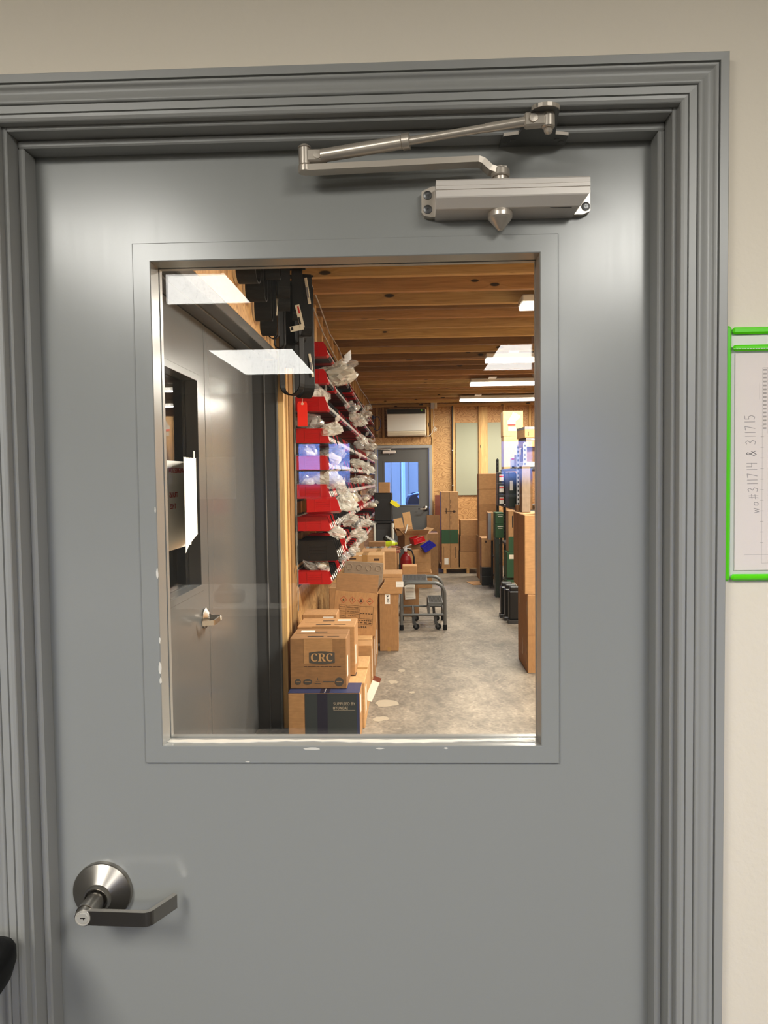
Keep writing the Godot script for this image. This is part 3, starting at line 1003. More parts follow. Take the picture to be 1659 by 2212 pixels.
func store_shell() -> void:
	var st := T()
	bb(st, -0.95, 3.1, -0.1, 0.0, ZB - 0.1, -0.10)
	var f := put("floor", st, M["concrete"], self)
	f.set_meta("kind", "structure")
	f.set_meta("label", "worn grey concrete floor of the parts store")
	# flat stains and a tape mark on the floor
	st = T()
	for q: Array in [[-0.064, -3.763, 0.085, 0.075], [-0.037, -4.294, 0.035, 0.05], [0.02, -4.62, 0.03, 0.04], [-0.10, -3.45, 0.05, 0.05], [0.10, -4.02, 0.02, 0.025]]:
		extrude(st, blob(q[0], q[1], q[2], q[3], 14, 0.28), 0.0, 0.0012, Transform3D(Basis(V(1, 0, 0), V(0, 0, 1), V(0, 1, 0)), Vector3.ZERO))
	f = put("paint_spill", st, M["concrete pale"], self)
	f.set_meta("kind", "stuff")
	tag(f, "pale dried spots spilled on the concrete floor", "stain")
	# ceiling: deck and joists
	var ce := setting("ceiling", "open timber ceiling of brown joists")
	st = T()
	bb(st, -0.95, 3.1, JY + 0.236, JY + 0.30, ZB - 0.1, -0.10)
	put("deck_board", st, M["deck ply"], ce)
	var i := 0
	var z := -0.75
	while z > ZB + 0.1:
		st = T()
		bb(st, -0.8, 3.0, JY + rng.randf_range(-0.004, 0.004), JY + 0.236, z - 0.0215, z + 0.0215, 0.003, Vector2(rng.randf() * 3.0, rng.randf()))
		put("joist", st, M[["joist a", "joist c", "joist b", "joist a", "joist c", "joist d", "joist b"][rng.randi() % 7]], ce)
		i += 1
		z -= [0.405, 0.41, 0.39, 0.405, 0.13, 0.29, 0.405][i % 7]
	# left wall: near the double door it is a thick plain wall, beyond it studs with plywood behind
	var wl := setting("wall_left", "timber stud wall behind the hanging bins")
	st = T()
	bb(st, -0.95, XL, 0, JY + 0.24, -1.14, -0.10)
	bb(st, -0.95, XL, 2.29, JY + 0.24, -3.31, -1.14, 0.0, Vector2(0.3, 0.2))
	put("wall_board", st, M["plywood"], wl)
	st = T()
	bb(st, -0.84, -0.80, 0, JY + 0.24, ZB, -3.27)
	put("sheathing", st, M["plywood upright"], wl)
	# the boards next to the door frame
	for q: Array in [[-3.272, -3.31, -0.80, -0.652, "stud a"], [-3.45, -3.49, -0.80, -0.678, "stud a"], [-3.53, -3.57, -0.80, -0.690, "stud a"], [-3.62, -3.66, -0.80, -0.688, "stud b"], [-3.80, -3.93, -0.80, -0.700, "stud c"]]:
		st = T()
		bb(st, q[2], q[3], 0, JY, q[1], q[0], 0.003, Vector2(rng.randf() * 2, rng.randf()))
		put("stud", st, M[q[4]], wl)
	z = -4.3
	while z > ZB + 0.05:
		st = T()
		bb(st, -0.80, -0.705, 0, JY + 0.1, z - 0.019, z + 0.019, 0.003, Vector2(rng.randf() * 2, rng.randf()))
		put("stud", st, M["stud a" if rng.randf() < 0.5 else "stud b"], wl)
		st = T()
		bb(st, -0.70, -0.575, 2.52, JY, z - 0.03, z + 0.03, 0.003, Vector2(rng.randf() * 2, rng.randf()))
		put("bracket_board", st, M["stud a"], wl)
		st = T()
		bb(st, -0.70, -0.60, JY - 0.10, JY - 0.005, z - 0.37, z - 0.036, 0.003, Vector2(rng.randf() * 2, rng.randf()))
		put("blocking", st, M["stud b"], wl)
		z -= 0.406
	st = T()
	bb(st, -0.705, -0.692, 0.0, 0.92, ZB, -3.95, 0.0, Vector2(0.1, 0.4))
	put("lower_board", st, M["plywood"], wl)
	# back wall: plywood, framing, and the opening of the back door
	var wb := setting("wall_back", "plywood back wall with exposed studs")
	st = T()
	bb(st, -0.95, -0.455, 0, JY + 0.24, ZB - 0.09, ZB - 0.075)
	bb(st, 0.455, 3.1, 0, JY + 0.24, ZB - 0.09, ZB - 0.075, 0.0, Vector2(0.37, 0.1))
	bb(st, -0.455, 0.455, 2.06, JY + 0.24, ZB - 0.09, ZB - 0.075, 0.0, Vector2(0.8, 0.6))
	put("plywood_sheet", st, M["plywood upright"], wb)
	st = T()
	bb(st, 0.50, 0.84, 0.9, 2.74, ZB - 0.075, ZB - 0.062, 0.0, Vector2(0.11, 0.7))
	put("plywood_panel", st, M["plywood"], wb)
	st = T()
	bb(st, -0.69, 0.50, 2.10, 2.235, ZB - 0.075, ZB, 0.003, Vector2(0.4, 0.3))
	put("header_board", st, M["plywood"], wb)
	for x: float in [-0.60, -0.44, -0.335, 0.43, 0.50, 0.872, 1.314, 1.739, 2.171, 2.6]:
		st = T()
		bb(st, x - 0.019, x + 0.019, 2.236 if x < 0.45 else 0.0, 2.75, ZB - 0.075, ZB, 0.003, Vector2(rng.randf() * 2, rng.randf()))
		put("stud", st, M["stud a" if rng.randf() < 0.6 else "stud b"], wb)
	st = T()
	bb(st, -0.69, 3.0, 2.75, 2.80, ZB - 0.075, ZB + 0.01, 0.003)
	put("top_plate", st, M["stud b"], wb)
	st = T()
	bb(st, 1.333, 1.452, 1.0, 2.74, ZB - 0.075, ZB - 0.03, 0.002, Vector2(1.1, 0.3))
	put("wide_board", st, M["stud a"], wb)
	for q: Array in [[0.905, 1.285, 1.225, 2.469], [1.453, 1.715, 1.20, 2.470]]:
		st = T()
		bb(st, q[0], q[1], q[2], q[3], ZB - 0.075, ZB - 0.045, 0.003)
		put("grey_panel", st, M["grey board"], wb)
	st = T()
	bb(st, 3.0, 3.1, 0, JY + 0.24, ZB - 0.1, -0.10)
	f = put("wall_right", st, M["plywood upright"], self)
	f.set_meta("kind", "structure")
	f.set_meta("label", "plywood right wall of the parts store")
	# the dark room behind the double door
	st = T()
	bb(st, -3.1, -3.0, 0, 2.5, -3.4, -1.0)
	bb(st, -3.0, -0.95, 0, 2.5, -3.4, -3.3)
	bb(st, -3.0, -0.95, 0, 2.5, -1.1, -1.0)
	bb(st, -3.0, -0.90, 2.4, 2.5, -3.3, -1.1)
	bb(st, -3.0, -0.90, -0.1, 0.0, -3.3, -1.1)
	f = put("wall_sideroom", st, M["cabinet"], self)
	f.set_meta("kind", "structure")
	f.set_meta("label", "walls of the dark room behind the double door")

func left_doors() -> void:
	# the frame: header, far jamb, stops
	var tr := setting("trim_3", "grey steel frame of the double door")
	var st := T()
	bb(st, -0.90, -0.762, 2.2305, 2.25, -3.27, -1.15, 0.001)
	bb(st, -0.762, -0.6885, 2.2350, 2.25, -3.27, -1.15, 0.001)
	put("header", st, M["dark frame paint"], tr)
	st = T()
	bb(st, -0.765, -0.757, 2.228, 2.236, -3.27, -1.15, 0.002)
	put("stop", st, M["leaf paint"], tr)
	st = T()
	bb(st, -0.70, -0.686, 2.2345, 2.286, -3.32, -1.10, 0.002)
	put("header_face", st, M["leaf paint"], tr)
	st = T()
	bb(st, -0.90, -0.6885, 0, 2.232, -3.275, -3.262, 0.001)
	put("jamb", st, M["dark frame paint"], tr)
	st = T()
	bb(st, -0.768, -0.760, 0, 2.232, -3.2635, -3.2545, 0.002)
	put("stop", st, M["leaf paint"], tr)
	st = T()
	bb(st, -0.70, -0.684, 0, 2.24, -3.31, -3.258, 0.004)
	put("jamb_face", st, M["leaf paint"], tr)
	st = T()
	bb(st, -0.90, -0.6885, 0, 2.232, -1.155, -1.14, 0.001)
	put("jamb", st, M["dark frame paint"], tr)
	# leaf with window: local x runs along world -z, local z faces world +x
	var xf := Transform3D(Basis(V(0, 0, -1), V(0, 1, 0), V(1, 0, 0)), V(-0.835, 0, 0))
	var d := setting("door_2", "grey door leaf with a window in the left wall of the store")
	st = T()
	var a0 := 1.20
	var a1 := 2.218
	var l0 := 1.355
	var l1 := 2.09
	var leaf := func(u0: float, u1: float, y0: float, y1: float) -> void:
		bb(st, -0.90, -0.835, y0, y1, -u1, -u0)
	leaf.call(a0, l0 - 0.004, 0.01, 2.227)
	leaf.call(l1 + 0.004, a1, 0.01, 2.227)
	leaf.call(l0 - 0.004, l1 + 0.004, 0.01, 1.051)
	leaf.call(l0 - 0.004, l1 + 0.004, 1.959, 2.227)
	put("leaf", st, M["leaf paint"], d)
	lite(d, l0, l1, 1.055, 1.955, M["leaf paint"], xf, 0.030, 0.052)
	lever_set(d, Transform3D(xf.basis, V(-0.835, 0.898, -2.135)), -1.0)
	d = setting("door_3", "plain grey door leaf beside the leaf with the window")
	st = T()
	bb(st, -0.88, -0.835, 0.01, 2.227, -3.258, -2.226, 0.0015)
	put("leaf", st, M["leaf paint"], d)
	st = T()
	bb(st, -0.875, -0.850, 0.01, 2.227, -2.226, -2.218)
	put("leaf_gap", st, M["gap"], d)
	# the sheet taped to the window, curling away from it
	var o := thing("notice_sheet", "white paper notice with red printing taped to the window of the open-room door", "notice", V(-0.83, 1.285, -2.03))
	st = T()
	var path := [V(0.004, 0, 0), V(0.010, 0, 0.06), V(0.022, 0, 0.14), V(0.040, 0, 0.24), V(0.062, 0, 0.34), V(0.080, 0, 0.42)]
	for i in path.size() - 1:
		var p: Vector3 = path[i]
		var q: Vector3 = path[i + 1]
		var h0 := 0.33 - 0.002 * i
		var y0 := -0.014 * i
		var y1 := -0.014 * (i + 1)
		for sgn: float in [1.0, -1.0]:
			var e := V(0.0004 * sgn, 0, 0)
			face(st, [p + e + V(0, y0 * 0.6, 0), q + e + V(0, y1 * 0.6, 0), q + e + V(0, h0 + 0.0, 0), p + e + V(0, h0, 0)], V(sgn, 0, -0.2 * sgn))
	put("curled_sheet", st, M["paper"], o)
	st = T()
	box(st, V(-0.0185, 0.135, 0.20), V(0.0006, 0.355, 0.36))
	put("flat_sheet", st, M["grey paper"], o)
	# the print shows through from the far side, so it reads mirrored
	for q: Array in [["TRANSMISSION", 0.275, 0.22], ["TRANS", 0.176, 0.10], ["THIS", 0.131, 0.075]]:
		letters("printed_line", q[0], 0.021, M["red ink"], o, Transform3D(Basis(V(0, 0, 1), V(0, 1, 0), V(-1, 0, 0)), V(-0.0175, q[1], 0.295 - q[2] / 2)), true, q[2])
	st = T()
	box(st, V(0.002, 0.335, 0.02), V(0.002, 0.05, 0.02), 0.0005)
	put("tape_strip", st, M["white card"], o)

func lamps() -> void:
	# office troffers
	for q: Array in [[-1.0, 1.99, "nearer troffer of the row left of the door"], [-1.0, 4.50, "farther troffer of the row left of the door"], [1.03, 1.99, "nearer troffer of the row right of the door"], [1.03, 4.50, "farther troffer of the row right of the door"]]:
		var o := thing("ceiling_light", "white rectangular office ceiling light, " + q[2], "ceiling light", V(q[0], 2.435, q[1]), 0.0, "office troffers")
		var st := T()
		for s: float in [-1.0, 1.0]:
			box(st, V(s * 0.301, -0.006, 0), V(0.014, 0.012, 1.222), 0.002)
			box(st, V(0, -0.006, s * 0.604), V(0.588, 0.012, 0.014), 0.002)
		put("frame", st, M["white plastic"], o)
		st = T()
		box(st, V(0, -0.003, 0), V(0.588, 0.005, 1.194))
		put("light_lens", st, M["troffer lens"], o)
		var al := AreaLight3D.new()
		al.name = "lamp"
		o.add_child(al, true)
		al.area_size = Vector2(0.588, 1.194)
		al.area_normalize_energy = true
		al.light_color = OFFICE_C
		al.light_energy = OFFICE_E
		al.area_range = 12.0
		al.area_attenuation = 2.0
		al.shadow_enabled = true
		al.position = V(0, -0.0075, 0)
		al.rotation.x = -PI / 2
	# strip lights under the joists
	var zs := [-2.20, -4.19, -6.57, -8.46, -10.39]
	var names := ["above the aisle nearest the door", "second from the door", "third from the door", "fourth from the door", "nearest the back wall"]
	for i in 5:
		var z: float = zs[i]
		var o := thing("strip_light", "long fluorescent strip light under the joists, " + names[i], "strip light", V(1.62, JY, z), 0.0, "strip lights of the store")
		var st := T()
		box(st, V(0, -0.03, 0), V(1.44, 0.05, 0.20), 0.008)
		box(st, V(-0.45, -0.0105, 0), V(0.10, 0.012, 0.46), 0.001)
		box(st, V(0.45, -0.0105, 0), V(0.10, 0.012, 0.46), 0.001)
		put("housing", st, M["white plastic"], o)
		st = T()
		var pr := []
		for k in 9:
			var t := PI * k / 8.0
			pr.append(Vector2(0.094 * cos(t), -0.056 - 0.036 * sin(t)))
		extrude(st, pr, -0.715, 0.715, Transform3D(Basis(V(0, 0, 1), V(0, 1, 0), V(-1, 0, 0)), Vector3.ZERO))
		put("light_lens", st, M["strip lens"], o)
		var al := AreaLight3D.new()
		al.name = "lamp"
		o.add_child(al, true)
		al.area_size = Vector2(1.42, 0.18)
		al.area_normalize_energy = true
		al.light_color = STORE_C
		al.light_energy = STORE_E * (2.6 if i == 0 else 1.0)
		al.area_range = 14.0
		al.area_attenuation = 2.0
		al.shadow_enabled = true
		al.position = V(0, -0.094, 0)
		al.rotation.x = -PI / 2

# ------------------------------------------------------------------ hanging bins
const ROWS := [2.375, 2.185, 1.995, 1.775, 1.585, 1.385, 1.158, 0.945, 0.78]
const ORD := ["first", "second", "third", "fourth", "fifth", "sixth", "seventh", "eighth", "ninth", "tenth", "eleventh", "twelfth", "thirteenth", "fourteenth", "fifteenth", "sixteenth", "seventeenth", "eighteenth", "nineteenth", "twentieth", "twenty-first", "twenty-second", "twenty-third", "twenty-fourth", "twenty-fifth", "twenty-sixth", "twenty-seventh", "twenty-eighth", "twenty-ninth", "thirtieth", "thirty-first", "thirty-second", "thirty-third", "thirty-fourth"]
const ROWN := ["top row", "second row", "third row", "fourth row", "fifth row", "sixth row", "seventh row", "eighth row", "bottom row"]

func bin_shell(st: SurfaceTool, L: float, H: float, W: float) -> void:
	var e := L / 0.235
	var g := H / 0.10
	var pr := [Vector2(0, 0), Vector2(0.222 * e, 0), Vector2(0.235 * e, 0.012 * g), Vector2(0.222 * e, 0.05 * g), Vector2(0.205 * e, 0.10 * g), Vector2(0, 0.10 * g)]
	for s: float in [-1.0, 1.0]:
		var z := s * W / 2
		extrude(st, pr, minf(z, z - s * 0.003), maxf(z, z - s * 0.003))
		# rim, raised panel and its ribs
		box(st, V(0.1025 * e, H - 0.003, z + s * 0.0018), V(0.205 * e, 0.007, 0.0046), 0.001)
		box(st, V(0.112 * e, 0.004, z + s * 0.0018), V(0.224 * e, 0.007, 0.0046), 0.001)
		for x: float in [0.062, 0.168]:
			box(st, V(x * e, 0.047 * g, z + s * 0.0012), V(0.0032, 0.080 * g, 0.0036), 0.0008)
		for y: float in [0.036, 0.052, 0.068]:
			box(st, V(0.115 * e, y * g, z + s * 0.0010), V(0.10 * e, 0.0036, 0.0030), 0.0008)
	bb(st, 0, 0.222 * e, 0, 0.003, -W / 2, W / 2)
	bb(st, 0, 0.003, 0, H, -W / 2, W / 2)
	face(st, [V(0.222 * e, 0, -W / 2), V(0.222 * e, 0, W / 2), V(0.235 * e, 0.012 * g, W / 2), V(0.235 * e, 0.012 * g, -W / 2)], V(1, -1, 0))
	face(st, [V(0.235 * e, 0.012 * g, -W / 2), V(0.235 * e, 0.012 * g, W / 2), V(0.222 * e, 0.05 * g, W / 2), V(0.222 * e, 0.05 * g, -W / 2)], V(1, 0.2, 0))
	face(st, [V(0.219 * e, 0.05 * g, -W / 2), V(0.222 * e, 0.05 * g, -W / 2), V(0.222 * e, 0.05 * g, W / 2), V(0.219 * e, 0.05 * g, W / 2)], V(0, 1, 0))
	face(st, [V(0.231 * e, 0.012 * g, -W / 2), V(0.231 * e, 0.012 * g, W / 2), V(0.219 * e, 0.05 * g, W / 2), V(0.219 * e, 0.05 * g, -W / 2)], V(-1, -0.2, 0))

func bin_card(st: SurfaceTool, L: float, H: float, W: float) -> void:
	var e := L / 0.235
	var g := H / 0.10
	var a := V(0.2348 * e, 0.014 * g, 0)
	var b := V(0.2225 * e, 0.049 * g, 0)
	var n := V(b.y - a.y, a.x - b.x, 0).normalized()
	var d := (b - a)
	box(st, (a + b) / 2 + n * 0.0012, V(W * 0.36, d.length() * 0.8, 0.0012), 0.0, Basis(V(0, 0, 1), d.normalized(), V(0, 0, 1).cross(d.normalized())))

func bin_wall() -> void:
	# the louvred panel the bins hang from
	var st: SurfaceTool
	var lp := thing("louver_panel", "grey louvred steel panel on the stud wall carrying rows of plastic bins", "louver panel", V(-0.70, 0.62, -7.4))
	for k in 9:
		var y: float = ROWS[k] - 0.62
		st = T()
		box(st, V(0.006, y + 0.055, 0), V(0.008, 0.115, 6.9), 0.001)
		put("rail", st, M["louver"], lp)
		st = T()
		for j in 10:
			box(st, V(0.0110, y + 0.115, 3.40 - j * 0.034), V(0.003, 0.016, 0.014), 0.001)
			box(st, V(0.0110, y - 0.012, 3.40 - j * 0.034), V(0.003, 0.016, 0.014), 0.001)
		put("louver_slot", st, M["ink"], lp)
	st = T()
	box(st, V(0.004, 0.95, 3.43), V(0.012, 1.95, 0.03), 0.002)
	put("edge_strip", st, M["louver"], lp)
	# one bin of each kind, then copies
	var proto := {}
	for q: Array in [["red", "red plastic", 0.235, 0.10, 0.098], ["black", "black plastic", 0.235, 0.10, 0.098], ["tall", "black plastic", 0.285, 0.145, 0.098]]:
		st = T()
		bin_shell(st, q[2], q[3], q[4])
		var shell := st.commit()
		st = T()
		bin_card(st, q[2], q[3], q[4])
		proto[q[0]] = [shell, M[q[1]], st.commit()]
	var far := [T(), T(), T()]
	for k in 9:
		for i in 64:
			var z := -4.045 - i * 0.1075
			var red: bool = i == 0 and k != 7
			if i > 0:
				red = rng.randf() < (0.22 if i < 14 else 0.4)
			if k == 7 and i == 4 or k == 8 and i == 5 or k == 6 and i == 3:
				red = true
			if k == 7 and i in [1, 2, 3]:
				red = false
			if k == 8 and i in [1, 2, 3, 4]:
				red = false
			if i > 3 and rng.randf() < 0.05:
				continue
			var kind := "red" if red else "black"
			if k == 7:
				kind = "red" if red and i > 7 else "tall"
			var at := V(-0.692, ROWS[k], z)
			if k == 7 and i > 7:
				kind = "red" if red else "black"
			var P: Array = proto[kind]
			var pm: Material = M["red plastic"] if red else P[1]
			if i < 33:
				var lab := "%s plastic bin, %s from the near end of the %s of hanging bins" % ["red" if red else "black", ORD[i], ROWN[k]]
				if i == 0 and k != 7:
					lab = "red plastic bin at the near end of the %s, its whole side showing" % ROWN[k]
				var o := thing("parts_bin", lab, "parts bin", at, 0.0, "hanging plastic bins")
				o.rotation.z = rng.randf_range(-0.012, 0.004)
				put_mesh("shell", P[0], pm, o)
				put_mesh("label_card", P[2], M["white card"], o)
			else:
				(far[0] if red else far[1]).append_from(P[0], 0, Transform3D(Basis.IDENTITY, at))
				far[2].append_from(P[2], 0, Transform3D(Basis.IDENTITY, at))
	var am := ArrayMesh.new()
	for s in 3:
		far[s].commit(am)
	var fm := MeshInstance3D.new()
	fm.name = "distant_bin_mass"
	fm.mesh = am
	fm.set_surface_override_material(0, M["red plastic"])
	fm.set_surface_override_material(1, M["black plastic"])
	fm.set_surface_override_material(2, M["white card"])
	add_child(fm)
	fm.set_meta("kind", "stuff")
	tag(fm, "far ends of the bin rows, small red and black bins beside the back wall", "parts bins")
	# a loose bin lying on its side over the seventh row
	var lb := thing("parts_bin", "red plastic bin lying loose and tilted on top of the seventh row's first bin", "parts bin", V(-0.615, 1.283, -3.96), 0.0, "hanging plastic bins")
	put_mesh("shell", proto["red"][0], M["red plastic"], lb)
	put_mesh("label_card", proto["red"][2], M["white card"], lb)
	lb.rotation.z = 0.03
	lb.rotation.x = -0.18
	# plastic bags bulging out of the bins
	var bags := [[-0.43, 2.30, -4.34, 0.145, 1], [-0.40, 2.41, -4.68, 0.095, 0], [-0.58, 2.11, -4.06, 0.118, 0], [-0.51, 2.10, -4.06, 0.065, 1], [-0.61, 1.93, -4.06, 0.111, 0], [-0.45, 1.87, -4.06, 0.085, 1], [-0.61, 1.72, -4.06, 0.085, 0], [-0.47, 1.69, -4.30, 0.110, 0], [-0.62, 1.51, -4.06, 0.079, 0], [-0.47, 1.52, -4.09, 0.105, 1], [-0.44, 1.45, -4.56, 0.065, 1], [-0.43, 1.34, -4.72, 0.096, 1], [-0.43, 1.37, -5.69, 0.086, 0], [-0.45, 1.13, -4.26, 0.082, 1], [-0.42, 1.17, -5.21, 0.080, 1], [-0.42, 1.10, -5.98, 0.072, 0], [-0.38, 1.05, -6.65, 0.079, 1], [-0.40, 1.01, -5.80, 0.079, 1], [-0.38, 0.94, -6.16, 0.064, 1], [-0.40, 0.89, -5.37, 0.057, 1], [-0.43, 0.93, -4.49, 0.064, 0], [-0.42, 0.87, -5.25, 0.056, 0], [-0.62, 0.92, -4.05, 0.072, 0], [-0.53, 0.92, -4.05, 0.062, 0], [-0.41, 2.13, -6.37, 0.104, 1], [-0.41, 2.16, -5.47, 0.067, 0], [-0.41, 2.29, -7.61, 0.077, 1], [-0.42, 1.96, -7.09, 0.083, 1], [-0.40, 1.94, -8.38, 0.084, 1], [-0.43, 1.68, -6.23, 0.084, 1], [-0.42, 1.65, -7.82, 0.090, 1], [-0.40, 1.84, -8.95, 0.083, 0], [-0.44, 1.52, -6.91, 0.081, 0], [-0.42, 1.49, -8.64, 0.080, 0], [-0.40, 1.36, -8.46, 0.073, 0], [-0.40, 1.18, -8.91, 0.082, 0], [-0.42, 1.30, -7.55, 0.066, 0]]
	for k in 9:
		for j in 2:
			bags.append([-0.47 + rng.randf_range(-0.03, 0.03), ROWS[k] + 0.095 + rng.randf_range(-0.01, 0.03), -5.2 - j * 2.6 - rng.randf() * 2.0, rng.randf_range(0.05, 0.07), rng.randi() % 2])
	var per := {}
	bags.sort_custom(func(a: Array, b: Array) -> bool: return a[2] > b[2])
	for q: Array in bags:
		var row := 0
		for k in 9:
			if q[1] > ROWS[k]:
				row = k
				break
			row = k
		per[row] = per.get(row, 0) + 1
		var film := "clear" if q[4] == 0 else "cloudy white"
		var o := thing("parts_bag", "crumpled %s plastic bag, %s bag from the near end along the %s" % [film, ORD[per[row] - 1], ROWN[row]], "plastic bag", V(q[0], q[1], q[2]), 0.0, "plastic bags in the bins")
		st = T()
		crumple(st, V(q[3] * 0.72, q[3] * 0.46, q[3] * 0.66), 16, 12, 0.42)
		put("film", st, M["bag film" if q[4] == 0 else "cloudy bag"], o)
		if q[4] == 0:
			st = T()
			crumple(st, V(q[3] * 0.5, q[3] * 0.35, q[3] * 0.5), 9, 7, 0.3, V(0, -q[3] * 0.2, 0))
			put("contents", st, M[["white plastic", "grey box", "dark grey metal", "cream"][rng.randi() % 4]], o)
		else:
			st = T()
			extrude(st, [Vector2(0, 0), Vector2(q[3] * 0.55, q[3] * 0.2), Vector2(q[3] * 0.7, q[3] * 0.62), Vector2(q[3] * 0.2, q[3] * 0.5)], -0.002, 0.002, Transform3D(Basis(V(0, 1, 0), rng.randf_range(-1, 1)) * Basis(V(0, 0, 1), rng.randf_range(0.2, 1.2)), V(q[3] * 0.4, q[3] * 0.4, 0)))
			put("bag_mouth", st, M["bag film"], o)

# a crinkled film: a flattened ball folded by ridged noise
func crumple(st: SurfaceTool, s: Vector3, nu: int, nv: int, amt: float, at := Vector3.ZERO) -> void:
	var n := fnl(rng.randi() % 100000, 0.9, 3)
	n.fractal_type = FastNoiseLite.FRACTAL_RIDGED
	var n2 := fnl(rng.randi() % 100000, 0.8, 2)
	var rot := Basis(V(rng.randf() - 0.5, rng.randf() - 0.5, rng.randf() - 0.5).normalized(), rng.randf() * 1.2)
	var P := []
	for j in nv + 1:
		var row := []
		var b := PI * j / nv - PI / 2
		for i in nu:
			var a := TAU * i / nu + (0.5 * TAU / nu if j % 2 else 0.0)
			var d := V(cos(b) * cos(a), sin(b), cos(b) * sin(a))
			var k := d * 1.5
			var r := 1.0 + amt * (0.9 * n.get_noise_3d(k.x, k.y, k.z) + 1.1 * n2.get_noise_3d(d.x, d.y, d.z))
			# corners of a pouch pull out
			r *= 1.0 + 0.30 * pow(absf(d.x * d.z) * 2.0, 2.0)
			row.append(at + rot * V(d.x * s.x * r, d.y * s.y * r, d.z * s.z * r))
		P.append(row)
	for j in nv:
		for i in nu:
			var i2 := (i + 1) % nu
			var q := [P[j][i], P[j][i2], P[j + 1][i2], P[j + 1][i]]
			for t: Array in ([[0, 1, 2], [0, 2, 3]] if (i + j) % 2 else [[0, 1, 3], [1, 2, 3]]):
				var tri := [q[t[0]], q[t[1]], q[t[2]]]
				if (tri[1] - tri[0]).cross(tri[2] - tri[0]).length() > 1e-9:
					face(st, tri, (tri[0] + tri[1] + tri[2]) / 3.0 - at)

func loop_pts(at: Vector3, along: Vector3, half: float, top: float, bottom: float, n := 12) -> Array:
	var o := []
	for i in n + 1:
		var t := PI * i / n
		o.append(V(at.x, bottom + half * 0.9, at.z) + along * half * cos(t) - V(0, half * 0.9 * sin(t), 0))
	for i in n + 1:
		var t := PI * i / n
		o.append(V(at.x, top - half * 0.6, at.z) - along * half * cos(t) + V(0, half * 0.6 * sin(t), 0))
	return o

